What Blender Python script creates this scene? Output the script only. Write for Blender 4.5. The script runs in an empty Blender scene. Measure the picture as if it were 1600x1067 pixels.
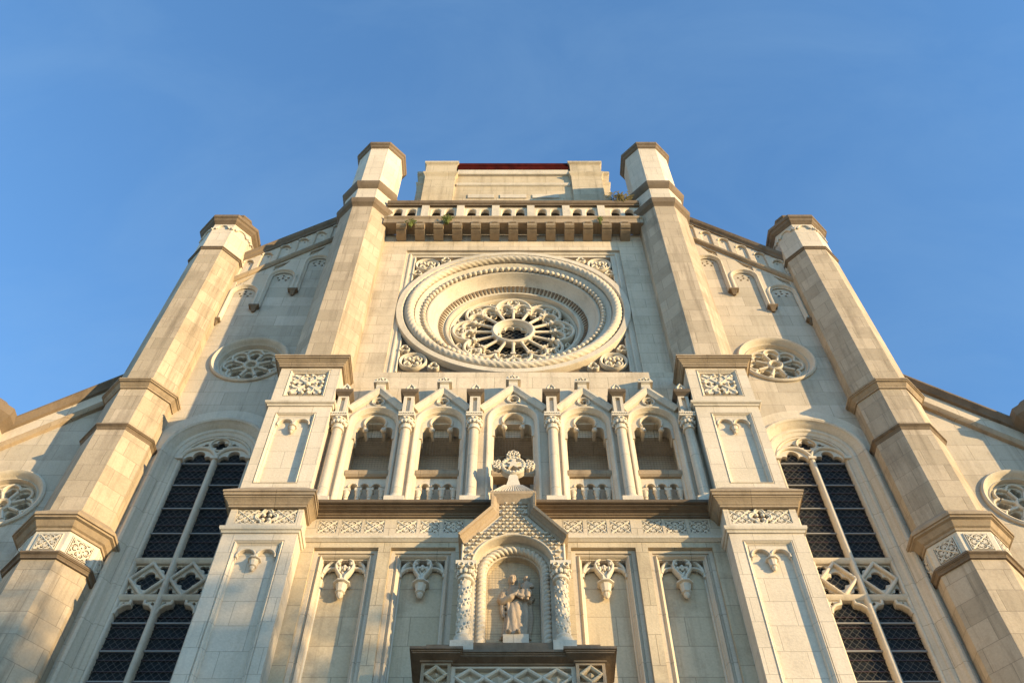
import bpy, bmesh, math, random
import numpy as np
from mathutils import Vector, Matrix
from mathutils.geometry import tessellate_polygon
R = math.radians
PI = math.pi
random.seed(7)
scene = bpy.context.scene
COL = scene.collection

# ------------------------------------------------------------------ camera, sky, sun, exposure
cam_data = bpy.data.cameras.new('camera')
cam = bpy.data.objects.new('camera', cam_data)
COL.objects.link(cam)
cam.location = (0, 0, 1.6)
cam.rotation_euler = (R(90 + 57.4), 0, 0)
cam_data.sensor_width = 36
cam_data.lens = 36 * 1556 / 1600
cam_data.shift_x = -2.0 / 1600
cam_data.clip_start = 0.1
cam_data.clip_end = 3000
scene.camera = cam

SUN_AZ = 62.0      # degrees from straight in front of the facade towards +X
SUN_EL = 6.0
world = bpy.data.worlds.new('World')
scene.world = world
world.use_nodes = True
wn = world.node_tree
wn.nodes.clear()
sky = wn.nodes.new('ShaderNodeTexSky')
sky.sky_type = 'NISHITA'
sky.sun_disc = False
sky.sun_elevation = R(SUN_EL)
sky.sun_rotation = R(180 - SUN_AZ)
sky.altitude = 0
sky.air_density = 1.0
sky.dust_density = 0.0
sky.ozone_density = 3.3
bg = wn.nodes.new('ShaderNodeBackground')
bg.inputs['Strength'].default_value = 0.15
wo = wn.nodes.new('ShaderNodeOutputWorld')
wtc = wn.nodes.new('ShaderNodeTexCoord')
wmp = wn.nodes.new('ShaderNodeMapping'); wmp.inputs['Scale'].default_value = (1.6, 3.4, 2.2); wmp.inputs['Rotation'].default_value = (0.3, 0.2, 0.6)
wnz = wn.nodes.new('ShaderNodeTexNoise'); wnz.inputs['Scale'].default_value = 2.2; wnz.inputs['Detail'].default_value = 9; wnz.inputs['Roughness'].default_value = 0.62; wnz.inputs['Distortion'].default_value = 0.5
wrp = wn.nodes.new('ShaderNodeValToRGB'); wrp.color_ramp.elements[0].position = 0.42; wrp.color_ramp.elements[0].color = (0, 0, 0, 1); wrp.color_ramp.elements[1].position = 0.85; wrp.color_ramp.elements[1].color = (0.17, 0.17, 0.17, 1)
wmx = wn.nodes.new('ShaderNodeMix'); wmx.data_type = 'RGBA'; wmx.inputs[7].default_value = (0.62, 0.98, 1.35, 1)
wn.links.new(wtc.outputs['Generated'], wmp.inputs['Vector']); wn.links.new(wmp.outputs[0], wnz.inputs['Vector']); wn.links.new(wnz.outputs['Fac'], wrp.inputs[0])
wn.links.new(wrp.outputs[0], wmx.inputs[0]); wn.links.new(sky.outputs[0], wmx.inputs[6]); wn.links.new(wmx.outputs[2], bg.inputs[0])
wn.links.new(bg.outputs[0], wo.inputs[0])

sl = bpy.data.lights.new('sun', 'SUN')
sl.energy = 2.28
sl.angle = R(0.5)
sl.color = (1.0, 0.715, 0.36)
sun = bpy.data.objects.new('sun', sl)
COL.objects.link(sun)
SDIR = Vector((math.sin(R(SUN_AZ)) * math.cos(R(SUN_EL)), -math.cos(R(SUN_AZ)) * math.cos(R(SUN_EL)), math.sin(R(SUN_EL))))
sun.location = SDIR * 90
sun.rotation_euler = SDIR.to_track_quat('Z', 'Y').to_euler()

scene.view_settings.view_transform = 'Standard'
scene.view_settings.look = 'None'
scene.view_settings.exposure = 2.04
scene.view_settings.gamma = 1
scene.cycles.max_bounces = 6
scene.cycles.diffuse_bounces = 4

# ------------------------------------------------------------------ materials
MATS = {}
def stone(name, base, joints=True, bw=1.05, bh=0.52, var=0.18, mort=0.62, dirt=0.25, dirtcol=(0.12, 0.09, 0.06), bump=0.3, stain=0.25, msize=0.009):
    m = bpy.data.materials.new(name); m.use_nodes = True
    nt = m.node_tree; N = nt.nodes; L = nt.links
    bs = N['Principled BSDF']
    bs.inputs['Roughness'].default_value = 0.85
    bs.inputs['Specular IOR Level'].default_value = 0.25
    tc = N.new('ShaderNodeTexCoord')
    def noise(scale, detail=5, vec=None, rough=0.6):
        n = N.new('ShaderNodeTexNoise'); n.inputs['Scale'].default_value = scale
        n.inputs['Detail'].default_value = detail; n.inputs['Roughness'].default_value = rough
        L.new(vec if vec else tc.outputs['Object'], n.inputs['Vector'])
        return n.outputs['Fac']
    def ramp(fac, p0, c0, p1, c1):
        r = N.new('ShaderNodeValToRGB'); e = r.color_ramp.elements
        e[0].position = p0; e[0].color = (*c0, 1); e[1].position = p1; e[1].color = (*c1, 1)
        L.new(fac, r.inputs[0]); return r.outputs[0]
    def mix(mode, fac, a, b):
        x = N.new('ShaderNodeMix'); x.data_type = 'RGBA'; x.blend_type = mode
        if isinstance(fac, float): x.inputs[0].default_value = fac
        else: L.new(fac, x.inputs[0])
        for sock, v in ((x.inputs[6], a), (x.inputs[7], b)):
            if isinstance(v, tuple): sock.default_value = (*v, 1)
            else: L.new(v, sock)
        return x.outputs[2]
    col = base
    hgt = None
    if joints:
        br = N.new('ShaderNodeTexBrick')
        L.new(tc.outputs['UV'], br.inputs['Vector'])
        br.inputs['Scale'].default_value = 1
        br.inputs['Brick Width'].default_value = bw
        br.inputs['Row Height'].default_value = bh
        br.inputs['Mortar Size'].default_value = msize
        br.inputs['Mortar Smooth'].default_value = 0.3
        lo = 1 - var
        br.inputs['Color1'].default_value = (lo, lo * 0.97, lo * 0.92, 1)
        br.inputs['Color2'].default_value = (1.03, 1.0, 0.97, 1)
        br.inputs['Mortar'].default_value = (mort, mort * 0.97, mort * 0.93, 1)
        col = mix('MULTIPLY', 1.0, base, br.outputs['Color'])
        hgt = br.outputs['Fac']
    # broad tone drift, vertical streaks, speckle
    big = noise(0.35, 6)
    col = mix('MULTIPLY', 1.0, col, ramp(big, 0.3, (0.86, 0.85, 0.82), 0.7, (1.06, 1.05, 1.03)))
    mp = N.new('ShaderNodeMapping'); mp.inputs['Scale'].default_value = (3.5, 3.5, 0.22)
    L.new(tc.outputs['Object'], mp.inputs['Vector'])
    st = noise(1.0, 6, mp.outputs[0], 0.7)
    sm = ramp(st, 0.5, (0, 0, 0), 0.7, (stain, stain, stain))
    col = mix('MIX', sm, col, (base[0] * 0.42, base[1] * 0.39, base[2] * 0.35))
    dn = noise(0.8, 10, None, 0.74)
    dm = ramp(dn, 0.5, (0, 0, 0), 0.72, (dirt, dirt, dirt))
    col = mix('MIX', dm, col, dirtcol)
    fine = noise(22, 4)
    col = mix('MULTIPLY', 1.0, col, ramp(fine, 0.3, (0.9, 0.9, 0.9), 0.7, (1.05, 1.05, 1.05)))
    L.new(col, bs.inputs['Base Color'])
    b1 = N.new('ShaderNodeBump'); b1.inputs['Strength'].default_value = bump; b1.inputs['Distance'].default_value = 0.02
    L.new(fine, b1.inputs['Height'])
    out = b1.outputs[0]
    if hgt is not None:
        b2 = N.new('ShaderNodeBump'); b2.invert = True
        b2.inputs['Strength'].default_value = 0.5; b2.inputs['Distance'].default_value = 0.01
        L.new(hgt, b2.inputs['Height']); L.new(out, b2.inputs['Normal']); out = b2.outputs[0]
    L.new(out, bs.inputs['Normal'])
    MATS[name] = m
    return m

def plain(name, col, rough=0.6, metal=0.0, spec=0.3, var=0.0):
    m = bpy.data.materials.new(name); m.use_nodes = True
    nt = m.node_tree; N = nt.nodes; L = nt.links
    bs = N['Principled BSDF']
    bs.inputs['Base Color'].default_value = (*col, 1)
    bs.inputs['Roughness'].default_value = rough
    bs.inputs['Metallic'].default_value = metal
    bs.inputs['Specular IOR Level'].default_value = spec
    if var:
        tc = N.new('ShaderNodeTexCoord'); n = N.new('ShaderNodeTexNoise'); n.inputs['Scale'].default_value = 3
        n.inputs['Detail'].default_value = 5
        L.new(tc.outputs['Object'], n.inputs['Vector'])
        r = N.new('ShaderNodeValToRGB')
        r.color_ramp.elements[0].color = (*[c * (1 - var) for c in col], 1)
        r.color_ramp.elements[1].color = (*[min(1, c * (1 + var)) for c in col], 1)
        r.color_ramp.elements[0].position = 0.3; r.color_ramp.elements[1].position = 0.7
        L.new(n.outputs['Fac'], r.inputs[0]); L.new(r.outputs[0], bs.inputs['Base Color'])
    MATS[name] = m
    return m

WALL = stone('stone_wall', (0.62, 0.545, 0.44), var=0.14, stain=0.5, dirt=0.35)
BAYW = stone('stone_bay_wall', (0.53, 0.48, 0.405), var=0.18, stain=0.45, bw=1.3, bh=0.62, dirt=0.3)
PIER = stone('stone_pier', (0.60, 0.545, 0.465), var=0.06, stain=0.2, dirt=0.14, bw=0.85, bh=0.62, mort=0.72)
TURR = stone('stone_turret', (0.48, 0.41, 0.32), var=0.2, stain=0.75, bw=0.8, bh=0.6, dirt=0.4)
LOWW = stone('stone_lower_wall', (0.53, 0.46, 0.345), var=0.1, stain=0.5, bw=1.4, bh=0.75, dirt=0.42)
TRIM = stone('stone_trim', (0.58, 0.52, 0.43), joints=False, stain=0.35, dirt=0.3)
TRIMB = stone('stone_trim_blocks', (0.56, 0.50, 0.415), bw=1.1, bh=1.2, var=0.08, stain=0.2, dirt=0.2)
CARV = stone('stone_carved', (0.60, 0.545, 0.455), joints=False, stain=0.1, dirt=0.12)
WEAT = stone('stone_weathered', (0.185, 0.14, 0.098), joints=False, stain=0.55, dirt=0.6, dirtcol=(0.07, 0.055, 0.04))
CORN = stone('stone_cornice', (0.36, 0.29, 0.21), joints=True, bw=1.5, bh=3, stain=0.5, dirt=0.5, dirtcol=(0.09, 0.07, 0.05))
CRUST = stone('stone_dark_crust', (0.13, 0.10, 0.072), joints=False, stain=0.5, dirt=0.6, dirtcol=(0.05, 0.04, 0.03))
SUNK = stone('stone_recess_shade', (0.17, 0.125, 0.085), joints=False)  # dark colour paints the shade of carved pits, recesses and the doorway
STAT = stone('stone_statue', (0.42, 0.335, 0.255), joints=False, stain=0.4, dirt=0.3)
GLASS = plain('leaded_glass', (0.013, 0.015, 0.016), 0.42, 0, 0.1, 0.5)
LEAD = plain('window_wire', (0.10, 0.095, 0.085), 0.7)
BAR = plain('glazing_bar_metal', (0.24, 0.24, 0.235), 0.7)
NETM = plain('net_cord', (0.22, 0.18, 0.14), 0.9)
REDM = plain('red_metal', (0.05, 0.006, 0.004), 0.8, 0, 0.05, 0.4)
DARKM = plain('dark_metal', (0.05, 0.03, 0.03), 0.5)
GREEN = plain('weed_leaf', (0.10, 0.12, 0.025), 0.7, 0, 0.2, 0.4)
STRAW = plain('dry_stem', (0.16, 0.13, 0.05), 0.8, 0, 0.2, 0.3)
BARK = plain('bark', (0.09, 0.06, 0.04), 0.9, 0, 0.2, 0.3)
LEAF = plain('tree_leaf', (0.05, 0.08, 0.025), 0.7, 0, 0.2, 0.4)
PAVE = stone('paving', (0.42, 0.36, 0.28), bw=0.8, bh=0.8, var=0.15)

# ------------------------------------------------------------------ mesh builder
class MB:
    def __init__(s, xf=None):
        s.v = []; s.f = []; s.xf = xf or Matrix.Identity(4)
    def add(s, verts, faces):
        o = len(s.v)
        fl = s.xf.determinant() < 0
        for p in verts:
            q = s.xf @ Vector(p); s.v.append((q.x, q.y, q.z))
        for f in faces:
            g = [i + o for i in f]
            s.f.append(g[::-1] if fl else g)
    def box(s, x0, x1, y0, y1, z0, z1):
        v = [(x0, y0, z0), (x1, y0, z0), (x1, y1, z0), (x0, y1, z0), (x0, y0, z1), (x1, y0, z1), (x1, y1, z1), (x0, y1, z1)]
        s.add(v, [(0, 3, 2, 1), (4, 5, 6, 7), (0, 1, 5, 4), (1, 2, 6, 5), (2, 3, 7, 6), (3, 0, 4, 7)])
    def rings(s, rings, closed=True, cap0=False, cap1=False, loop=False):
        n = len(rings[0]); v = [p for r in rings for p in r]; f = []
        m = len(rings)
        for i in range(m if loop else m - 1):
            a = i * n; b = ((i + 1) % m) * n
            for j in range(n if closed else n - 1):
                k = (j + 1) % n
                f.append((a + j, a + k, b + k, b + j))
        if cap0: f.append(tuple(range(n))[::-1])
        if cap1: f.append(tuple(range((m - 1) * n, m * n)))
        s.add(v, f)
    def plate(s, outer, holes=(), y0=0, y1=0.1, bev=0.0, back=False):
        """flat slab in XZ; y0 is the front, hole edges chamfered by bev at the front"""
        loops = [outer] + list(holes)
        fl = [outer] + [offset2d(h, bev) if bev else h for h in holes]
        v = [(p[0], y0, p[1]) for lp in fl for p in lp]
        if holes: s.add(v, [tuple(t) for t in tessellate_polygon([[Vector((p[0], p[1], 0)) for p in lp] for lp in fl])])
        else: s.add(v, [tuple(range(len(v)))])
        if back:
            v = [(p[0], y1, p[1]) for lp in loops for p in lp]
            s.add(v, [tuple(t)[::-1] for t in tessellate_polygon([[Vector((p[0], p[1], 0)) for p in lp] for lp in loops])])
        for k, lp in enumerate(loops):
            if k and bev:
                s.rings([[(p[0], y0, p[1]) for p in fl[k]], [(p[0], y0 + bev, p[1]) for p in lp], [(p[0], y1, p[1]) for p in lp]])
            else:
                s.rings([[(p[0], y0, p[1]) for p in lp], [(p[0], y1, p[1]) for p in lp]])
    def sweep(s, path, prof, closed=False, cap=True):
        """profile (offset, y) carried along a path in XZ"""
        nr = normals2d(path, closed)
        rg = [[(p[0] + n[0] * o, y, p[1] + n[1] * o) for (o, y) in prof] for p, n in zip(path, nr)]
        s.rings(rg, closed=False, loop=closed)
        if cap and not closed:
            s.add(rg[0], [tuple(range(len(prof)))]); s.add(rg[-1], [tuple(range(len(prof)))[::-1]])
    def rib(s, path, w, y0, y1, closed=False):
        h = w / 2; c = min(h * 0.75, (y1 - y0) * 0.5)
        s.sweep(path, [(-h, y1), (-h, y0 + c), (-h + c * 0.6, y0 + c * 0.25), (-h * 0.25, y0), (h * 0.25, y0), (h - c * 0.6, y0 + c * 0.25), (h, y0 + c), (h, y1)], closed)
    def ring(s, cx, cz, prof, n=96):
        rg = []
        for i in range(n):
            a = 2 * PI * i / n; c, d = math.cos(a), math.sin(a)
            rg.append([(cx + r * c, y, cz + r * d) for r, y in prof])
        s.rings(rg, closed=False, loop=True)
    def lathe(s, cx, cy, prof, n=16, cap=True):
        rg = [[(cx + r * math.cos(2 * PI * j / n), cy + r * math.sin(2 * PI * j / n), z) for j in range(n)] for r, z in prof]
        s.rings(rg, True, cap, cap)
    def octa(s, cx, cy, prof, n=8, cap=True):
        k = 1 / math.cos(PI / n)
        rg = [[(cx + r * k * math.cos(2 * PI * (j + .5) / n), cy + r * k * math.sin(2 * PI * (j + .5) / n), z) for j in range(n)] for r, z in prof]
        s.rings(rg, True, cap, cap)
    def rmould(s, x0, x1, y0, y1, prof):
        """three-sided moulding round a block: prof (projection, z)"""
        rg = [[(x0 - o, y1, z), (x0 - o, y0 - o, z), (x1 + o, y0 - o, z), (x1 + o, y1, z)] for o, z in prof]
        s.rings(rg, False)
        for k in (0, -1): s.add(rg[k], [(0, 1, 2, 3)])
    def hmould(s, x0, x1, prof):
        """straight moulding along X: prof (y, z)"""
        rg = [[(x0, y, z) for y, z in prof], [(x1, y, z) for y, z in prof]]
        s.rings(rg, True, True, True)
    def ball(s, c, r, nu=8, nv=6, sc=(1, 1, 1)):
        rg = []
        for i in range(1, nv):
            a = PI * i / nv
            rg.append([(c[0] + sc[0] * r * math.sin(a) * math.cos(2 * PI * j / nu), c[1] + sc[1] * r * math.sin(a) * math.sin(2 * PI * j / nu), c[2] - sc[2] * r * math.cos(a)) for j in range(nu)])
        s.rings(rg, True, True, True)
    def tube(s, pts, rad, n=10, cap=True, closed=False):
        pts = [Vector(p) for p in pts]; m = len(pts)
        rad = rad if isinstance(rad, (list, tuple)) else [rad] * m
        up = Vector((0.13, 1, 0.21)).normalized(); rg = []
        for i, p in enumerate(pts):
            a = pts[(i - 1) % m] if (closed or i) else p; b = pts[(i + 1) % m] if (closed or i < m - 1) else p
            t = (b - a).normalized(); u = t.cross(up)
            if u.length < 1e-3: u = t.cross(Vector((1, 0, 0)))
            u.normalize(); w = u.cross(t)
            rg.append([tuple(p + (u * math.cos(2 * PI * j / n) + w * math.sin(2 * PI * j / n)) * rad[i]) for j in range(n)])
        s.rings(rg, True, cap and not closed, cap and not closed, closed)
    def rope(s, path, y, r, strands=5, pitch=0.22, closed=False, n=20, depth=0.24):
        """twisted cable along a path in XZ"""
        nr = normals2d(path, closed); L = 0; rg = []
        for i, (p, q) in enumerate(zip(path, nr)):
            if i: L += math.hypot(p[0] - path[i - 1][0], p[1] - path[i - 1][1])
            ln = math.hypot(*q) or 1
            c = []
            for j in range(n):
                ph = 2 * PI * j / n
                k = 0.5 * (strands * ph + 2 * PI * L / pitch)
                rr = r * (1 - depth + depth * abs(math.sin(k)) ** 0.7)
                c.append((p[0] + q[0] / ln * rr * math.cos(ph), y + rr * math.sin(ph), p[1] + q[1] / ln * rr * math.cos(ph)))
            rg.append(c)
        s.rings(rg, True, not closed, not closed, closed)
    def build(s, name, mat, parent=None, smooth=32):
        me = bpy.data.meshes.new(name)
        me.from_pydata(s.v, [], s.f)
        bm = bmesh.new(); bm.from_mesh(me)
        bmesh.ops.recalc_face_normals(bm, faces=bm.faces)
        bm.to_mesh(me); bm.free()
        me.update()
        nl = len(me.loops); npg = len(me.polygons)
        vi = np.empty(nl, np.int32); me.loops.foreach_get('vertex_index', vi)
        co = np.empty(len(me.vertices) * 3, np.float32); me.vertices.foreach_get('co', co); co = co.reshape(-1, 3)
        nm = np.empty(npg * 3, np.float32); me.polygons.foreach_get('normal', nm); nm = nm.reshape(-1, 3)
        lt = np.empty(npg, np.int32); me.polygons.foreach_get('loop_total', lt)
        ln = np.repeat(nm, lt, axis=0); P = co[vi]
        hor = np.hypot(ln[:, 0], ln[:, 1]) + 1e-9
        t = np.stack([-ln[:, 1] / hor, ln[:, 0] / hor], 1)
        u = np.where(np.abs(ln[:, 2]) < 0.8, (P[:, 0] * t[:, 0] + P[:, 1] * t[:, 1]), P[:, 0])
        w = np.where(np.abs(ln[:, 2]) < 0.8, P[:, 2], P[:, 1])
        uv = me.uv_layers.new(name='UVMap')
        uv.data.foreach_set('uv', np.stack([u, w], 1).astype(np.float32).ravel())
        if smooth:
            me.polygons.foreach_set('use_smooth', [True] * npg)
            me.set_sharp_from_angle(angle=R(smooth))
        me.materials.append(mat)
        o = bpy.data.objects.new(name, me)
        COL.objects.link(o)
        if parent is not None:
            o.parent = parent
            o.location = -wloc(parent)
        return o

def wloc(o):
    l = Vector((0, 0, 0))
    while o is not None:
        l += o.location; o = o.parent
    return l
def normals2d(path, closed):
    m = len(path); out = []
    for i in range(m):
        p = path[i]
        a = path[(i - 1) % m] if (closed or i) else None
        b = path[(i + 1) % m] if (closed or i < m - 1) else None
        ns = []
        for u, v in ((a, p), (p, b)):
            if u is None or v is None: continue
            dx, dz = v[0] - u[0], v[1] - u[1]; l = math.hypot(dx, dz)
            if l > 1e-7: ns.append((-dz / l, dx / l))
        if len(ns) == 2:
            sx, sz = ns[0][0] + ns[1][0], ns[0][1] + ns[1][1]; l2 = sx * sx + sz * sz
            if l2 < 0.35: out.append(ns[0]); continue
            out.append((2 * sx / l2, 2 * sz / l2))
        else: out.append(ns[0] if ns else (0, 1))
    return out
def offset2d(poly, d):
    ar = sum(poly[i][0] * poly[(i + 1) % len(poly)][1] - poly[(i + 1) % len(poly)][0] * poly[i][1] for i in range(len(poly)))
    sg = -1 if ar > 0 else 1
    return [(p[0] + n[0] * d * sg, p[1] + n[1] * d * sg) for p, n in zip(poly, normals2d(poly, True))]
def arc(cx, cz, r, a0, a1, n):
    return [(cx + r * math.cos(R(a0 + (a1 - a0) * i / n)), cz + r * math.sin(R(a0 + (a1 - a0) * i / n))) for i in range(n + 1)]
def arch(cx, zs, r, zb, n=20):
    """up the left leg, over, down the right leg"""
    return [(cx - r, zb)] + arc(cx, zs, r, 180, 0, n) + [(cx + r, zb)]
def circle(cx, cz, r, n=24, a0=0):
    return [(cx + r * math.cos(2 * PI * i / n + R(a0)), cz + r * math.sin(2 * PI * i / n + R(a0))) for i in range(n)]
def rect(x0, x1, z0, z1): return [(x0, z0), (x1, z0), (x1, z1), (x0, z1)]
def union_polar(cx, cz, circles, n=72):
    """outline of a union of circles all reaching (cx,cz), as seen from it"""
    out = []
    for i in range(n):
        a = 2 * PI * i / n; dx, dz = math.cos(a), math.sin(a); best = 0
        for (x, z, r) in circles:
            b = (x - cx) * dx + (z - cz) * dz; q = (x - cx) ** 2 + (z - cz) ** 2 - r * r
            disc = b * b - q
            if disc >= 0: best = max(best, b + math.sqrt(disc))
        out.append((cx + dx * max(best, 0.004), cz + dz * max(best, 0.004)))
    return out
def foil(cx, cz, n, d, r, a0=90, seg=60):
    return union_polar(cx, cz, [(cx + d * math.cos(R(a0 + 360 * k / n)), cz + d * math.sin(R(a0 + 360 * k / n)), r) for k in range(n)], seg)
def lattice(mb, test, x0, x1, z0, z1, y, pitch, w, ang=(45, -45), step=0.02):
    """crossed wires clipped to test(x,z)"""
    cx, cz = (x0 + x1) / 2, (z0 + z1) / 2; rad = math.hypot(x1 - x0, z1 - z0) / 2
    for q, an in enumerate(ang):
        dx, dz = math.cos(R(an)), math.sin(R(an)); k = int(rad / pitch) + 1
        for i in range(-k, k + 1):
            ox, oz = cx - dz * i * pitch, cz + dx * i * pitch; st = None
            nn = int(2 * rad / step)
            for j in range(nn + 2):
                t = -rad + j * step; x, z = ox + dx * t, oz + dz * t
                ok = j <= nn and x0 <= x <= x1 and z0 <= z <= z1 and test(x, z)
                if ok and st is None: st = (x, z)
                if not ok and st is not None:
                    e = (x - dx * step, z - dz * step)
                    if abs(e[0] - st[0]) + abs(e[1] - st[1]) > step:
                        nx, nz = -dz * w / 2, dx * w / 2; yy = y + q * w
                        pr = [[(p[0] + nx, yy, p[1] + nz), (p[0] - nx, yy, p[1] - nz), (p[0] - nx, yy + w, p[1] - nz), (p[0] + nx, yy + w, p[1] + nz)] for p in (st, e)]
                        mb.rings(pr, True, True, True)
                    st = None
MIR = Matrix.Scale(-1, 4, (1, 0, 0))
SIDES = (Matrix.Identity(4), MIR)

def tag(o, label, cat=None, group=None, kind=None):
    o['label'] = label
    if cat: o['category'] = cat
    if group: o['group'] = group
    if kind: o['kind'] = kind
def place_copy(src, loc_delta, parent=None, rot=None):
    c = src.copy(); COL.objects.link(c); c.parent = parent or src.parent
    c.location = src.location + Vector(loc_delta)
    return c

# ------------------------------------------------------------------ ground
g = MB(); g.add([(-1500, -1500, 0), (1500, -1500, 0), (1500, 1500, 0), (-1500, 1500, 0)], [(0, 1, 2, 3)])
go = g.build('ground', PAVE); go['kind'] = 'structure'; go['label'] = 'pale paved ground in front of the church'

# ------------------------------------------------------------------ the church
church = bpy.data.objects.new('church', None); COL.objects.link(church)
church.location = (0, 17, 0)
tag(church, 'tall pale stone church front with a rose window, seen steeply from below', 'church')

YC = 16.0     # nave wall plane
YB = 17.0     # aisle bay wall plane
RZ = 28.67    # rose centre height

def crescent(cx, cz, ro, ri, sh, a0, a1, n=9):
    """curved comma between two arcs, pointing along a0..a1 degrees"""
    o = arc(cx, cz, ro, a0, a1, n)
    am = R((a0 + a1) / 2)
    i = arc(cx - sh * math.cos(am), cz - sh * math.sin(am), ri, a0 + 14, a1 - 14, n)
    return o + i[::-1]
def carved_tile(mb, x0, x1, z0, z1, y, d=0.05):
    """diagonal cross with heart-shaped scrolls cut into the four quarters"""
    cx, cz = (x0 + x1) / 2, (z0 + z1) / 2; hw, hh = (x1 - x0) / 2, (z1 - z0) / 2
    sx, sz = hw, hh
    holes = []
    for a in (0, 90, 180, 270):
        loc = []
        for e in (-1, 1):
            loc.append([(q, p * e) for p, q in [(p, q) for q, p in crescent(.62, .19, .24, .135, .035, -70, 185)]])
            loc.append([(.62 + .06 * math.cos(R(t)), e * (.19 + .06 * math.sin(R(t)))) for t in range(0, 360, 60)])
            loc.append([(.95, e * .3), (.95, e * .8), (.77, e * .56)])
        loc.append([(.16, 0), (.33, -.13), (.38, 0), (.33, .13)])
        loc.append([(.88, -.1), (.95, -.14), (.95, .14), (.88, .1)])
        c, n = math.cos(R(a)), math.sin(R(a))
        for h in loc: holes.append([(cx + sx * (u * c - w * n), cz + sz * (u * n + w * c)) for u, w in h])
    mb.plate(rect(x0, x1, z0, z1), holes, y, y + d)
    w = min(hw, hh) * 0.13
    mb.rib([(x0 + .02, z0 + .02), (x1 - .02, z1 - .02)], w, y - .012, y + .01)
    mb.rib([(x0 + .02, z1 - .02), (x1 - .02, z0 + .02)], w, y - .011, y + .01)
    mb.ball((cx, y - .01, cz), w * .6, 8, 6)

def tile_part(parent, xf, x0, x1, z0, z1, yface, sunk=0.09, label=None):
    m = MB(xf); carved_tile(m, x0, x1, z0, z1, yface + 0.008, sunk - 0.008)
    o = m.build('carved_tile', CARV, parent)
    m = MB(xf); m.add([(x0, yface + sunk, z0), (x1, yface + sunk, z0), (x1, yface + sunk, z1), (x0, yface + sunk, z1)], [(0, 1, 2, 3)])
    return o, m

def pendant(mb, cx, y, z, s=1.0):
    """moulded drop hanging under a springing"""
    mb.octa(cx, y, [(a * s, z + b * s) for a, b in ((.05, .2), (.09, .09), (.165, .04), (.175, .03), (.175, .0), (.12, -.02), (.085, -.19), (.1, -.2), (.1, -.22), (.06, -.25), (.07, -.29), (.055, -.33), (.015, -.37))])

# ---- nave wall with the square for the rose
FZ1, FZ0, FH = 32.51, 24.4, 3.70
m = MB()
m.plate(rect(-5.5, 5.5, 22.0, 33.7), [rect(-FH, FH, FZ0, FZ1)], YC, YC + 0.8)
for e in (-1, 1): m.box(min(e * 4.39, e * 4.72), max(e * 4.39, e * 4.72), 15.53, 15.99, 18.2, 22.5)
nave = m.build('nave_wall', WALL, church)
m = MB()
m.hmould(-4.6, 4.6, [(15.8, 22.3), (15.8, 24.70), (15.84, 24.75), (16.35, 24.78), (16.35, 22.3)])
m.build('rose_sill', WALL, nave)

# ---- rose window
m = MB()
def sq(h, z1): return [(-h, FZ0 - .2), (-h, z1), (h, z1), (h, FZ0 - .2)]
# stepped square frame
p = sq(FH, FZ1)
m.sweep(p, [(-.004, 16.02), (-.004, 16.09), (-.1, 16.09), (-.13, 16.06), (-.17, 16.06), (-.2, 16.12), (-.3, 16.12), (-.3, 16.21)], cap=False)
rose = m.build('rose_window', TRIM, church)
m = MB()
prof = [(3.70, 16.45), (3.70, 16.02), (3.68, 15.99), (3.50, 15.99), (3.47, 16.03), (3.45, 16.12), (3.12, 16.17), (3.10, 16.13), (2.98, 16.18), (2.92, 16.24), (2.78, 16.32), (2.75, 16.27), (2.7, 16.27), (2.66, 16.33),
        (2.60, 16.44), (2.5, 16.55), (2.42, 16.62), (2.40, 16.62), (2.38, 16.66), (2.22, 16.8), (2.2, 16.78), (2.16, 16.74), (2.1, 16.74), (2.09, 16.8), (2.07, 16.86), (2.07, 17.3)]
m.ring(0, RZ, prof, 160)
m.build('ring_moulding', TRIM, rose, 40)
m = MB()
n = 520
m.rope([(3.28 * math.cos(2 * PI * i / n), RZ + 3.28 * math.sin(2 * PI * i / n)) for i in range(n)], 16.08, .16, 5, 2 * PI * 3.28 / 96, True, 20, .3)
m.build('rope_moulding', TRIM, rose, 60)
m = MB()
for i in range(92):
    a = 2 * PI * i / 92; m.ball((2.85 * math.cos(a), 16.22, RZ + 2.85 * math.sin(a)), .09, 10, 8)
m.build('bead_moulding', TRIM, rose, 60)
m = MB()
for i in range(104):
    a = 2 * PI * i / 104; c, d = math.cos(a), math.sin(a)
    def q(r, t, y): return (r * c - t * d, y, RZ + r * d + t * c)
    m.rings([[q(2.385, -.05, 16.655), q(2.385, .05, 16.655), q(2.385, .05, 16.62), q(2.385, -.05, 16.62)], [q(2.25, -.022, 16.79), q(2.25, .022, 16.79), q(2.25, .022, 16.74), q(2.25, -.022, 16.74)]], True, True, True)
m.build('dart_moulding', WEAT, rose, 0)
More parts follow.
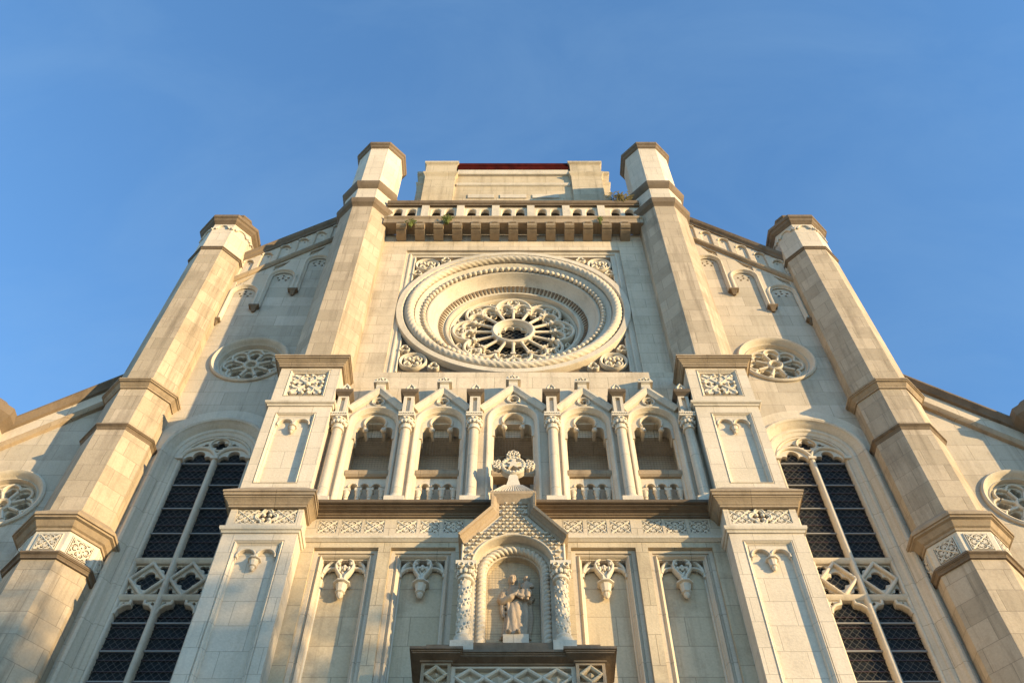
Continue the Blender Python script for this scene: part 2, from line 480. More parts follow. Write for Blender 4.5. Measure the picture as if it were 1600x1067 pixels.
# tracery
YT = 16.9
m = MB()
TR = 1.37
for k in range(16):
    a = R(22.5 * k + 11.25)
    cx, cz = TR * math.cos(a), RZ + TR * math.sin(a); hw = TR * math.tan(R(11.25)) 
    dg = math.degrees(a)
    pts = [(cx + hw * math.cos(R(dg + 90 - 180 * t / 14)), cz + hw * 1.15 * math.sin(R(dg + 90 - 180 * t / 14))) for t in range(15)]
    pts = [((cx + hw * (math.cos(R(90 - 180 * t / 14)) * -math.sin(a) * -1 if False else 0)), cz) for t in range(0)] or [
        (cx + hw * (math.sin(R(180 * t / 14)) * math.cos(a) * 1.1 - math.cos(R(180 * t / 14)) * math.sin(a)),
         cz + hw * (math.sin(R(180 * t / 14)) * math.sin(a) * 1.1 + math.cos(R(180 * t / 14)) * math.cos(a))) for t in range(15)]
    m.rib(pts, .085, YT, YT + .26)
    # cusps inside each light head
    f = foil(cx + .03 * math.cos(a), cz + .03 * math.sin(a), 3, .115, .1, dg, 36)
    m.rib(f, .035, YT + .1, YT + .24, True)
for k in range(8):
    a = R(45 * k + 90); dg = 45 * k + 90
    cx, cz = TR * math.cos(a), RZ + TR * math.sin(a); hw = TR * math.tan(R(22.5))
    pts = [(cx + hw * (math.sin(R(180 * t / 22)) * math.cos(a) - math.cos(R(180 * t / 22)) * math.sin(a)),
            cz + hw * (math.sin(R(180 * t / 22)) * math.sin(a) + math.cos(R(180 * t / 22)) * math.cos(a))) for t in range(23)]
    m.rib(pts, .095, YT - .04, YT + .28)
    c2 = 1.73
    m.rib(foil(c2 * math.cos(a), RZ + c2 * math.sin(a), 3, .09, .085, dg, 40), .05, YT, YT + .24, True)
    m.rib(circle(c2 * math.cos(a), RZ + c2 * math.sin(a), .2, 24), .045, YT - .0, YT + .24, True)
    b = R(45 * k + 67.5)
    m.rib(foil(1.86 * math.cos(b), RZ + 1.86 * math.sin(b), 3, .05, .05, 45 * k + 67.5, 30), .035, YT + .08, YT + .24, True)
m.ring(0, RZ, [(2.08, YT + .28), (2.08, YT + .02), (2.03, YT - .02), (1.98, YT + .04), (1.98, YT + .28)], 96)
m.build('tracery', CARV, rose, 40)
m = MB()
m.ring(0, RZ, [(.64, YT + .26), (.69, YT + .08), (.69, YT - .02), (.64, YT - .06), (.59, YT - .04), (.57, YT + .03), (.53, YT + .06), (.5, YT + .12), (.5, YT + .28)], 64)
m.rib(foil(0, RZ, 8, .345, .155, 22.5, 120), .045, YT + .14, YT + .27, True)
m.build('hub', CARV, rose, 40)
for k in range(16):
    a = 22.5 * k
    xf = Matrix.Translation((0, 0, RZ)) @ Matrix.Rotation(R(a), 4, 'Y')
    m = MB(xf)
    # built pointing up (+Z) then turned about Y
    m.lathe(0, YT + .06, [(.075, .64), (.075, .70), (.05, .73), (.05, 1.18), (.068, 1.19), (.068, 1.22), (.055, 1.23), (.085, 1.31)], 10)
    m.box(-.085, .085, YT - .03, YT + .2, 1.31, 1.38)
    m.build('colonnette', CARV, rose, 40)
m = MB(); m.plate(circle(0, RZ, 2.1, 64), [], YT + .3, YT + .31)
m.build('glass', GLASS, rose)
m = MB()
lattice(m, lambda x, z: x * x + (z - RZ) ** 2 < 1.9 ** 2, -1.9, 1.9, RZ - 1.9, RZ + 1.9, YT + .255, .155, .014)
m.build('wire_guard', LEAD, rose, 0)
# corner pieces
m = MB()
m.plate(rect(-FH + .3, FH - .3, FZ0, FZ1 - .3), [circle(0, RZ, 3.45, 64)], 16.205, 16.23)
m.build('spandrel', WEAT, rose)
for sx in (-1, 1):
    for sz in (-1, 1):
        cx = sx * 2.93; cz = RZ + (2.98 if sz > 0 else -2.92)
        m = MB(Matrix.Translation((0, -.135, 0)))
        m.ring(cx, cz, [(.42, 16.34), (.42, 16.25), (.39, 16.21), (.35, 16.24), (.33, 16.28), (.33, 16.34)], 32)
        m.rib(foil(cx, cz, 4, .17, .13, 45, 60), .05, 16.24, 16.34, True)
        for k in range(4): m.ball((cx + .17 * math.cos(R(45 + 90 * k)), 16.27, cz + .17 * math.sin(R(45 + 90 * k))), .07, 8, 6)
        m.ball((cx, 16.25, cz), .06, 8, 6)
        for (ox, oz, r) in ((-.62, .3, .16), (.3, -.62, .16)):
            px, pz = cx + sx * ox, cz + sz * -oz * -1
            m.rib(foil(px, pz, 3, .08, .08, 90, 36), .045, 16.2, 16.34, True)
        for k in range(5):   # rib along the two frame edges
            pass
        m.rib([(sx * 3.38, cz - sz * 1.2), (sx * 3.38, RZ + sz * 3.5)], .05, 16.22, 16.34)
        m.build('corner_roundel', CARV, rose, 40)

# ---- parapet between the inner turrets
m = MB()
m.hmould(-4.62, 4.62, [(15.95, 33.62), (15.48, 33.62), (15.48, 33.93), (15.44, 33.96), (15.42, 34.0), (15.42, 34.05), (15.5, 34.07), (15.95, 34.07)])
par = m.build('parapet', CORN, church)
src = None
for i in range(13):
    x = -3.96 + .66 * i
    if src is None:
        m = MB(); h = .17
        prof = [(16.0, 33.66), (15.46, 33.66), (15.46, 33.56), (15.5, 33.5), (15.44, 33.46), (15.44, 33.36), (15.52, 33.3), (15.6, 33.29), (15.6, 33.25), (15.7, 33.22), (16.0, 33.2)]
        m.hmould(x - h, x + h, prof)
        m.box(x - .1, x + .1, 15.43, 15.5, 33.57, 33.63)
        src = m.build('corbel', CORN, par, 0)
    else: place_copy(src, (.66 * i, 0, 0))

posts = [-3.84 + 1.28 * i + .64 for i in range(6)]
for i, x in enumerate(posts):
    m = MB(); m.box(x - .135, x + .135, 15.47, 15.85, 34.07, 35.05)
    m.build('post', TRIM, par)
edges = [-4.6] + posts + [4.6]
for i in range(7):
    x0, x1 = edges[i] + (.135 if i else 0), edges[i + 1] - (.135 if i < 6 else 0); cx = (x0 + x1) / 2
    hs = []
    for d in (-.25, .25):
        hs.append([(cx + d - .16, 34.1)] + arc(cx + d, 34.76, .16, 180, 0, 12) + [(cx + d + .16, 34.1)])
    m = MB(); m.plate(rect(x0, x1, 34.07, 35.05), hs, 15.56, 15.72, .03, True)
    m.build('arched_panel', TRIM, par)
m = MB(); m.hmould(-4.62, 4.62, [(15.9, 35.04), (15.46, 35.04), (15.46, 35.12), (15.42, 35.14), (15.39, 35.2), (15.39, 35.3), (15.5, 35.34), (15.9, 35.34)])
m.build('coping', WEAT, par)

# ---- attic behind the parapet
m = MB()
m.box(-4.13, 4.13, 17.42, 20, 36, 41.6)
m.box(-2.6, 2.6, 17.32, 17.42, 36, 42.3)
att = m.build('attic', LOWW, church)
m = MB()
m.hmould(-2.42, 2.42, [(17.32, 40.9), (17.25, 40.95), (17.22, 41.1), (17.32, 41.2)])
m.hmould(-2.42, 2.42, [(17.32, 42.0), (17.22, 42.05), (17.18, 42.25), (17.18, 42.4), (17.6, 42.4), (17.6, 42.0)])
for x in (-1.35, 0, 1.35): m.box(x - .55, x + .55, 17.28, 17.32, 39.7, 40.05)
m.build('cornice', TRIM, att)
m = MB(); m.hmould(-2.42, 2.42, [(17.45, 42.36), (17.16, 42.42), (17.12, 42.62), (17.2, 42.66), (17.2, 42.85), (17.16, 42.9), (17.16, 43.1), (17.5, 43.15), (20, 43.15), (20, 42.36)])
m.build('gutter', REDM, att)
for xf in SIDES:
    m = MB(xf)
    m.box(-3.8, -2.5, 17.15, 18.6, 36, 41.7)
    m.rmould(-3.8, -2.5, 17.15, 18.6, [(0, 41.6), (.04, 41.75), (.1, 41.85), (.1, 41.95), (.02, 42.0), (.02, 42.85), (.1, 42.95), (.1, 43.1), (0, 43.13)])
    m.rmould(-4.13, -3.8, 17.42, 20, [(0, 41.3), (.06, 41.4), (.06, 41.5), (0, 41.55), (0, 42.3), (.08, 42.4), (.08, 42.6), (0, 42.62)])
    m.build('attic_pier', LOWW, att)
    m = MB(xf); m.box(-4.12, -3.95, 18.0, 19.5, 42.65, 43.25); m.build('gutter_end', DARKM, att)

# ---- inner turrets, standing on the buttress piers
for xf in SIDES:
    m = MB(xf); X = -5.4
    m.octa(X, YC, [(.86, 24.05), (.86, 34.6)])
    m.box(-6.25, -5.4, 16.2, 18.5, 21.0, 35.4)
    t = m.build('inner_turret', TURR, church, 20)
    m = MB(xf); m.octa(X, YC, [(.86, 34.25), (.92, 34.35), (.97, 34.4), (1.02, 34.55), (1.02, 34.68), (.9, 34.76), (.86, 34.8)]); m.build('string_course', WEAT, t, 20)
    m = MB(xf); m.octa(X, YC, [(.865, 34.7), (.865, 36.0)]); m.build('turret_band', PIER, t, 20)
    m = MB(xf); m.octa(X, YC, [(.86, 35.78), (.92, 35.86), (.98, 35.95), (1.02, 36.08), (1.02, 36.18), (.85, 36.42)]); m.build('string_course', WEAT, t, 20)
    m = MB(xf); m.octa(X, YC, [(.835, 36.3), (.835, 40.0)]); m.build('turret_head', PIER, t, 20)
    m = MB(xf); m.octa(X, YC, [(.83, 39.78), (.9, 39.85), (.93, 39.95), (.98, 40.0), (.98, 40.16), (.9, 40.2), (.3, 40.6)]); m.build('cap', WEAT, t, 20)

# ---- buttress piers
def panel_frame(mb, x0, x1, z0, z1, y, d):
    """moulded sunk frame, outer edge x0..x1; returns nothing"""
    p = [(x0, z0), (x0, z1), (x1, z1), (x1, z0)]
    mb.sweep(p, [(-.003, y + .004), (-.012, y + .02), (-.035, y - .01), (-.06, y + .01), (-.075, y + .045), (-.1, y + .05), (-.115, y + .08), (-.12, y + d)], closed=True)
PSH = Matrix.Translation((0, .1, 0))
for xf in (PSH, PSH @ MIR):
    m = MB(xf)
    sqr = (-6.0, -4.9, 22.58, 23.80); lng = (-6.03, -4.98, 19.15, 21.88)
    m.plate(rect(-6.25, -4.64, 18.6, 24.0), [rect(*sqr), rect(*lng)], 15.0, 15.13)
    m.box(-6.25, -4.64, 15.12, 17.0, 18.6, 24.0)
    m2 = MB(xf)
    pier = m.build('buttress_pier', PIER, church)
    low = (-5.91, -4.84, 6.0, 17.1); frz = (-6.05, -4.72, 17.62, 18.06)
    m = MB(xf)
    m.plate(rect(-6.2, -4.6, 0.0, 18.3), [rect(*low), rect(*frz)], 14.8, 14.93)
    m.box(-6.2, -4.6, 14.92, 17.0, 0, 18.3)
    m.build('lower_shaft', PIER, pier)
    m = MB(xf)
    panel_frame(m, *sqr, 15.0, .125); panel_frame(m, *lng, 15.0, .125); panel_frame(m, *low, 14.8, .125)
    m.build('panel_frame', PIER, pier, 40)
    m = MB(xf); m.rmould(-6.25, -4.64, 15.0, 16.9, [(0, 23.86), (.06, 23.87), (.06, 23.93), (.075, 23.935), (.1, 24.0), (.16, 24.06), (.17, 24.06), (.17, 24.09), (.2, 24.095), (.2, 24.15), (.225, 24.155), (.225, 24.21), (-.35, 24.6)]); m.build('cornice', CORN, pier)
    m = MB(xf); m.rmould(-6.25, -4.64, 15.0, 16.9, [(0, 22.12), (.03, 22.13), (.05, 22.19), (.07, 22.19), (.1, 22.22), (.1, 22.28), (0, 22.36)]); m.build('string_course', TRIM, pier)
    m = MB(xf); m.rmould(-6.2, -4.6, 14.8, 16.9, [(0, 18.06), (.06, 18.07), (.06, 18.13), (.075, 18.135), (.1, 18.2), (.17, 18.27), (.18, 18.27), (.18, 18.31), (.21, 18.315), (.21, 18.39), (.235, 18.395), (.235, 18.45), (-.18, 19.0)]); m.build('cornice', CORN, pier)
    m = MB(xf); m.rmould(-6.2, -4.6, 14.8, 16.9, [(0, 17.29), (.03, 17.3), (.05, 17.36), (.07, 17.36), (.09, 17.4), (.09, 17.46), (0, 17.52)]); m.build('string_course', TRIM, pier)
    # square flower panel
    m = MB(xf); cx, cz, y = -5.45, 23.19, 15.12
    for k in range(4):
        a = R(45 + 90 * k); c, d = math.cos(a), math.sin(a)
        def q(u, w): return (cx + u * c - w * d, cz + u * d + w * c)
        m.rib([q(.05, 0), q(.3, 0), q(.5, .0)], .06, y - .1, y)
        lf = [(.12, .03), (.16, .15), (.24, .1), (.27, .22), (.36, .25), (.42, .18), (.37, .1), (.46, .13), (.54, .08), (.56, 0)]
        pl = [q(u, w) for u, w in lf] + [q(u, -w) for u, w in lf[::-1][1:]]
        m.plate(pl, [], y - .07, y)
        for e in (-1, 1):
            m.rib([q(.3, 0), q(.36, e * .12), q(.34, e * .22)], .03, y - .1, y - .05)
            x, z = q(.33, e * .215); m.ball((x, y - .07, z), .055, 8, 6)
            x, z = q(.2, e * .13); m.ball((x, y - .06, z), .04, 8, 6)
        x, z = q(.52, 0); m.ball((x, y - .06, z), .06, 8, 6)
        b = R(90 * k); m.ball((cx + .2 * math.cos(b), y - .03, cz + .2 * math.sin(b)), .035, 8, 6)
    m.ball((cx, y - .06, cz), .09, 10, 8)
    m.build('flower_carving', CARV, pier, 50)
    # pointed heads with a hanging drop in the two long panels
    for (x0, x1, zt, yb, s) in ((-5.91, -5.1, 21.76, 15.12, .62), (-5.79, -4.96, 16.98, 14.92, .76)):
        m = MB(xf); cx = (x0 + x1) / 2; r = (x1 - x0) / 4 - .02
        pl = [(x0, zt), (x0, zt - .42)] + arc((x0 + cx) / 2, zt - .30, r, 180, 0, 12) + arc((x1 + cx) / 2, zt - .30, r, 180, 0, 12) + [(x1, zt - .42), (x1, zt)]
        m.plate(pl, [], yb - .07, yb)
        for q in ((x0 + cx) / 2, (x1 + cx) / 2):
            m.rib(arc(q, zt - .30, r + .01, 190, -10, 14), .038, yb - .1, yb)
        pendant(m, cx, yb - .06, zt - .42, s)
        m.build('arched_panel_head', PIER, pier, 30)
    # carved frieze under the lower cornice
    x0, x1, z0, z1 = frz
    m = MB(xf); y = 14.805
    carved_tile(m, x0 + .004, x0 + .47, z0 + .004, z1 - .004, y + .01, .06); carved_tile(m, x1 - .47, x1 - .004, z0 + .004, z1 - .004, y + .01, .06)
    m.box(x0 + .46, x1 - .46, y + .03, y + .06, z0 + .004, z0 + .04); m.box(x0 + .46, x1 - .46, y + .03, y + .06, z1 - .04, z1 - .004)
    cx, cz = (x0 + x1) / 2, (z0 + z1) / 2
    m.rib(foil(cx, cz, 4, .13, .11, 0, 60), .05, y - .01, y + .07, True)
    m.rib([(cx - .23, cz), (cx, cz + .21), (cx + .23, cz), (cx, cz - .21)], .04, y, y + .07, True)
    for k in range(4): m.ball((cx + .1 * math.cos(R(45 + 90 * k)), y + .04, cz + .1 * math.sin(R(45 + 90 * k))), .05, 8, 6)
    m.build('carved_frieze', CARV, pier, 40)
    m = MB(xf); m.add([(x0, y + .07, z0), (x1, y + .07, z0), (x1, y + .07, z1), (x0, y + .07, z1)], [(0, 1, 2, 3)]); m.build('frieze_ground', SUNK, pier)

# ---- loggia
def loggia_bay(cx, hs, up, centre):
    """one arched bay; hs half spacing, up extra gable height"""
    m = MB(); w = .60; zs = 21.98 + up
    gw = hs - .22
    outer = [(cx - hs + .002, 18.2), (cx + hs - .002, 18.2), (cx + hs - .002, 22.5), (cx + gw, 22.5), (cx, 23.3 + up), (cx - gw, 22.5), (cx - hs + .002, 22.5)]
    hole = [(cx - w, 18.6)] + arc(cx, zs, w, 180, 0, 20) + [(cx + w, 18.6)]
    m.plate(outer, [hole[::-1], circle(cx, 22.86 + up * .9, .15, 20)], 15.5, 15.79)
    b = m.build('loggia_bay', TRIMB, church)
    # moulded arch and the jamb steps
    m = MB()
    m.sweep(arch(cx, zs, w, 18.3, 24), [(.07, 15.5), (.065, 15.46), (.03, 15.45), (0, 15.47), (-.02, 15.56), (-.05, 15.58), (-.06, 15.68), (-.1, 15.7), (-.11, 15.79)])
    m.build('arch_moulding', TRIM, b, 50)
    # cusped head
    m = MB(); wi = w - .1
    half = [(cx - wi + .03, zs - .45), (cx - wi + .03, zs - .16)] + arc(cx - .33, zs - .12, .14, 180, 75, 6) + [(cx - .275, zs - .03), (cx - .26, zs - .16), (cx - .2, zs - .17), (cx - .19, zs - .06), (cx - .235, zs + .03)]
    hole = half + arc(cx, zs + .17, .265, 205, -25, 16) + [(2 * cx - p[0], p[1]) for p in half[::-1]]
    top = arc(cx, zs, w - .03, 0, 180, 20)
    m.plate([(cx - wi - .06, zs - .45)] + hole + [(cx + wi + .06, zs - .45)] + top, [], 15.66, 15.98)
    for e in (-1, 1): m.ball((cx + e * .23, 15.66, zs - .12), .075, 10, 8)
    m.rib(arc(cx, zs + .17, .285, 210, -30, 18), .055, 15.61, 15.7)
    m.build('cusped_head', TRIM, b, 40)
    # roof mouldings and apex block
    m = MB()
    e = .06
    path = [(cx - gw - .06, 22.46), (cx, 23.3 + up), (cx + gw + .06, 22.46)]
    m.sweep(path, [(-.1, 15.5), (-.09, 15.43), (-.02, 15.4), (.03, 15.37), (.09, 15.37), (.1, 15.42), (.1, 16.0)])
    m.build('gable_moulding', TRIM, b, 30)
    m = MB(); zt = 23.34 + up
    m.hmould(cx - .12, cx + .12, [(15.42, zt - .1), (15.42, zt + .22), (15.37, zt + .26), (15.37, zt + .32), (15.62, zt + .32), (15.62, zt - .1)])
    m.hmould(cx - .2, cx + .2, [(15.36, zt + .26), (15.36, zt + .32), (15.62, zt + .32), (15.62, zt + .26)])
    hd = [(cx - .2, zt + .325)] + arc(cx, zt + .325, .2, 180, 0, 10)[1:]
    m.plate(hd, [], 15.4, 15.6, 0, True)
    for k in (-1, 1): m.rib(circle(cx + k * .08, zt + .39, .05, 12), .03, 15.37, 15.42, True)
    m.ball((cx, 15.39, zt + .45), .04)
    m.build('apex_finial', CARV, b, 30)
    m = MB(); m.rib(circle(cx, 22.86 + up * .9, .16, 24), .05, 15.46, 15.55, True); m.rib(foil(cx, 22.86 + up * .9, 4, .075, .06, 45, 40), .03, 15.52, 15.62, True)
    m.build('roundel', TRIM, b, 40)
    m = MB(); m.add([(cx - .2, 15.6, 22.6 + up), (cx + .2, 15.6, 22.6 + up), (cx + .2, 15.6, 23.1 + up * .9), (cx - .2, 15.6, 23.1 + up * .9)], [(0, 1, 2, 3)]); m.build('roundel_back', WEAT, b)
    # passage behind: vault and back wall
    m = MB(); wv = .62
    m.sweep(arch(cx, zs, wv, 18.2, 20), [(0, 15.8), (0, 16.62)], cap=False)
    m.plate([(cx - wv, 18.2), (cx + wv, 18.2)] + arc(cx, zs, wv, 0, 180, 20), [], 16.6, 16.7)
    m.build('passage', TRIM, b, 40)
    if centre:
        m = MB(); m.plate([(cx - .42, 18.3), (cx + .42, 18.3)] + arc(cx, 21.55, .42, 0, 180, 16), [], 16.56, 16.6)
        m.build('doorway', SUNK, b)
    # balustrade
    m = MB()
    m.hmould(cx - wi - .02, cx + wi + .02, [(15.70, 20.1), (15.66, 20.16), (15.66, 20.3), (15.7, 20.33), (15.95, 20.33), (15.95, 20.1)])
    m.build('rail', CORN, b)
    if not centre:
        m = MB(); xs = [cx - .42, cx - .14, cx + .14, cx + .42]
        pl = [(cx - wi - .08, 20.1), (cx - wi - .08, 19.72)]
        for i in range(3): pl += arc((xs[i] + xs[i + 1]) / 2, 19.78, .1, 180, 0, 8)
        pl += [(cx + wi + .08, 19.72), (cx + wi + .08, 20.1)]
        m.plate(pl, [], 15.76, 15.9, 0, True)
        for i in range(3): m.rib(arc((xs[i] + xs[i + 1]) / 2, 19.78, .115, 180, 0, 10), .03, 15.73, 15.78)
        m.build('arcade_strip', TRIM, b, 30)
        for x in xs:
            m = MB(); m.lathe(x, 15.83, [(.08, 18.4), (.08, 18.75), (.055, 18.8), (.05, 19.45), (.065, 19.46), (.065, 19.49), (.05, 19.5), (.085, 19.68)], 10)
            m.box(x - .085, x + .085, 15.76, 15.9, 19.68, 19.78)
            m.build('baluster', TRIM, b, 40)
    # bird net
    m = MB(); n0 = int(2 * (w - .1) / .075); yy = 15.99
    zt = zs + .5
    for i in range(n0 + 1):
        x = cx - w + .1 + i * .075; m.box(x - .0025, x + .0025, yy, yy + .005, 20.3, zt)
    k = 0
    while 20.34 + k * .075 < zt:
        z = 20.34 + k * .075; m.box(cx - w + .08, cx + w - .08, yy + .005, yy + .01, z - .0025, z + .0025); k += 1
    m.build('bird_net', NETM, b, 0)
    return b
for i, cx in enumerate((-3.56, -1.85, 0, 1.85, 3.56)):
    hs = .99 if i == 2 else (.86 if i in (1, 3) else .85)
    loggia_bay(cx, hs, .12 if i == 2 else 0, i == 2)
for x in (-4.42, -2.71, -.99, .99, 2.71, 4.42):
    m = MB(); y = 15.36
    m.lathe(x, y, [(.145, 18.95), (.13, 19.0), (.122, 21.5)], 20)
    col = m.build('loggia_column', TRIMB, church, 40)
    m = MB(); m.lathe(x, y, [(.2, 18.78), (.2, 18.84), (.175, 18.88), (.18, 18.92), (.145, 18.97)], 20); m.box(x - .23, x + .23, 15.13, 15.5, 18.56, 18.78); m.build('base', TRIM, col, 40)
    m = MB()
    m.lathe(x, y, [(.12, 21.42), (.16, 21.44), (.16, 21.49), (.13, 21.51), (.14, 21.6), (.2, 21.84)], 16)
    m.box(x - .21, x + .21, 15.15, 15.5, 21.84, 22.0)
    for k in range(-3, 4):
        a = R(270 + 30 * k)
        m.ball((x + .17 * math.cos(a), y + .17 * math.sin(a), 21.67), .045, 6, 5, (1, 1, 1.6)); m.ball((x + .19 * math.cos(a + .26), y + .19 * math.sin(a + .26), 21.79), .035, 6, 5)
        m.ball((x + .06 * k, 15.14, 21.92), .025, 6, 4)
    m.build('capital', CARV, col, 40)
    m = MB()
    m.plate(rect(x - .135, x + .135, 22.0, 22.78), [rect(x - .055, x + .055, 22.06, 22.66)], 15.2, 15.3)
    m.box(x - .135, x + .135, 15.27, 15.5, 22.0, 22.78)
    m.build('pinnacle', TRIM, col)
    m = MB(); m.rmould(x - .15, x + .15, 15.19, 15.8, [(0, 22.72), (.03, 22.77), (.08, 22.82), (.08, 22.93), (-.05, 22.97)]); m.build('pinnacle_cap', CRUST, col)
    m = MB(); pl = [(x - .13, 22.96), (x + .13, 22.96), (x + .14, 23.1), (x + .09, 23.24), (x, 23.36), (x - .09, 23.24), (x - .14, 23.1)]
    m.plate(pl, [], 15.24, 15.4, 0, True)
    m.rib([(x - .09, 23.0), (x - .09, 23.14), (x, 23.28), (x + .09, 23.14), (x + .09, 23.0)], .04, 15.2, 15.26); m.ball((x, 15.23, 23.08), .05)
    m.build('pinnacle_finial', CARV, col, 30)

# ---- ledge, frieze and lower wall between the piers
m = MB(); m.hmould(-4.62, 4.62, [(15.8, 18.3), (15.35, 18.3), (15.35, 18.34), (15.32, 18.35), (15.3, 18.38), (15.22, 18.4), (15.2, 18.4), (15.2, 18.42), (15.12, 18.43), (15.12, 18.45), (15.8, 18.45)])
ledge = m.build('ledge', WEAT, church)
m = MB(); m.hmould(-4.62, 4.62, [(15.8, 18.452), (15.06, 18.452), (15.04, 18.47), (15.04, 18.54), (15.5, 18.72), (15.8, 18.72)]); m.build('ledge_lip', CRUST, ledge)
m = MB()
tiles = [(-4.35, -3.92), (-3.84, -3.38), (-3.32, -2.87), (-2.61, -2.15), (-2.08, -1.64), (-1.55, -1.11)]
TX = tiles + [(-b, -a) for a, b in tiles[::-1]]
m.plate(rect(-4.62, 4.62, 17.6, 18.34), [rect(a, b, 17.84, 18.25) for a, b in TX], 15.4, 15.5)
frieze = m.build('frieze', TRIMB, church)
for a, b in TX:
    o, bk = tile_part(frieze, Matrix.Identity(4), a + .005, b - .005, 17.845, 18.245, 15.4)
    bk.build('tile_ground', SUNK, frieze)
m = MB(); m.hmould(-4.62, 4.62, [(15.45, 17.54), (15.38, 17.55), (15.34, 17.59), (15.31, 17.61), (15.31, 17.67), (15.34, 17.69), (15.45, 17.75)]); m.build('string_course', TRIM, frieze)
m = MB()
PX = (-3.62, -1.95, 1.95, 3.62)
PZ = 17.4
m.plate(rect(-4.62, 4.62, 0, 17.6), [rect(c - .70, c + .70, 5, PZ) for c in PX], 15.4, 15.52)
low = m.build('lower_wall', LOWW, church)
for c in PX:
    m = MB()
    m.sweep([(c - .70, 5), (c - .70, PZ), (c + .70, PZ), (c + .70, 5)], [(-.003, 15.49), (-.09, 15.49), (-.095, 15.53), (-.125, 15.535), (-.14, 15.5), (-.165, 15.485), (-.19, 15.51), (-.2, 15.56), (-.225, 15.58), (-.23, 15.8)])
    pn = m.build('blind_panel', TRIMB, church, 40)
    w = .48
    m = MB(); zs = 16.78
    r = w / 2 - .03
    pl = [(c - w, zs - .05)] + arc(c - w / 2, zs, r, 180, 0, 12) + arc(c + w / 2, zs, r, 180, 0, 12) + [(c + w, zs - .05), (c + w, 5), (c - w, 5)]
    m.plate(pl[::-1], [], 15.74, 15.8)
    m.build('panel_back', LOWW, pn)
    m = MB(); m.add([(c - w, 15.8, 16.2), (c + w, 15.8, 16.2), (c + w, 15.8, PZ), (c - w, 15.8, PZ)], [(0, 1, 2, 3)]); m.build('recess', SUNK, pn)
    m = MB()
    tp = [(c - w, zs - .06)] + arc(c - w / 2, zs, r + .03, 180, 0, 12) + [(c, zs - .06)] + arc(c + w / 2, zs, r + .03, 180, 0, 12) + [(c + w, zs - .06)] + arc(c, zs + .06, w, 0, 180, 20)
    hs = [foil(c, zs + .335, 4, .07, .06, 45, 40)]
    for q in (-1, 1):
        hs.append(union_polar(c + q * .3, zs + .27, [(c + q * .3, zs + .27, .05), (c + q * .25, zs + .33, .04), (c + q * .34, zs + .2, .03)], 24))
    m.plate(tp, hs, 15.66, 15.8, .015)
    for q in (-1, 1):
        m.rib(arc(c + q * w / 2, zs, r + .02, 190, -10, 18), .06, 15.61, 15.7)
        m.rib([(c + q * (w - .01), 5), (c + q * (w - .01), zs)], .05, 15.68, 15.8)
        m.rib([(c + q * .03, zs - .2), (c + q * .05, zs - .04), (c + q * .12, zs + .07), (c + q * .175, zs + .18), (c + q * .185, zs + .28), (c + q * .15, zs + .38), (c + q * .06, zs + .44)], .06, 15.55, 15.7)
        m.ball((c + q * .1, 15.6, zs + .17), .05, 8, 6, (.8, 1, 1.5)); m.ball((c + q * .13, 15.58, zs + .3), .045, 8, 6)
    m.rib(arc(c, zs + .06, w - .03, 178, 2, 22), .075, 15.6, 15.7)
    for k in range(4): m.ball((c + .045 * math.cos(R(90 * k)), 15.6, zs + .2 + .045 * math.sin(R(90 * k))), .04, 8, 6)
    m.ball((c, 15.58, zs + .2), .03, 8, 6)
    m.build('tracery', CARV, pn, 40)
    m = MB(); pendant(m, c, 15.63, zs - .26, 1.0); m.build('pendant', CARV, pn, 25)
    m = MB(); yy = 15.57
    for i in range(14): m.box(c - w + .02 + i * .07, c - w + .026 + i * .07, yy, yy + .006, 17.1, PZ - .12)
    for i in range(4): m.box(c - w, c + w, yy + .006, yy + .012, 17.12 + i * .06, 17.126 + i * .06)
    m.build('bird_net', NETM, pn, 0)

# ---- niche with gable, columns and ledge
m = MB()
outer = [(-1.09, 16.3), (-.84, 16.3)] + arc(0, 16.42, .82, 180, 0, 24) + [(.84, 16.3), (1.09, 16.3), (1.09, 17.08), (.4, 17.93), (.4, 18.4), (-.4, 18.4), (-.4, 17.93), (-1.09, 17.08)]
m.plate(outer, [], 14.92, 15.6)
niche = m.build('niche', TRIM, church, 40)
m = MB()
m.sweep(arch(0, 16.42, .82, 14.1, 28), [(.0, 15.14), (-.06, 15.15), (-.09, 15.2), (-.27, 15.25), (-.27, 15.3)], cap=False)
m.box(-1.09, -.82, 15.12, 15.6, 14.1, 16.32); m.box(.82, 1.09, 15.12, 15.6, 14.1, 16.32)
m.build('niche_jamb', TRIM, niche, 40)
m = MB()
ap = [(-.66, 14.1 + .02 * i) for i in range(116)] + arc(0, 16.42, .66, 180, 0, 104) + [(.66, 16.40 - .02 * i) for i in range(116)]
m.rope(ap, 15.19, .10, 3, .115, False, 30, .36)
m.build('rope_moulding', TRIM, niche, 60)
m = MB()   # apse
rg = []
for i in range(25):
    a = PI * i / 24
    rg.append([(-.545 * math.cos(a), 15.28 + .62 * math.sin(a), z) for z in (14.1, 16.42)] + [(-.545 * math.cos(a) * math.cos(R(t)), 15.28 + .62 * math.sin(a) * math.cos(R(t)), 16.42 + .545 * math.sin(R(t))) for t in range(10, 91, 10)])
m.rings(rg, False)
m.build('apse', LOWW, niche, 50)
m = MB(); m.plate([(-.36, 14.2), (.36, 14.2)] + arc(0, 16.05, .36, 0, 180, 16), [], 15.62, 15.72); m.build('back_slab', TRIM, niche)
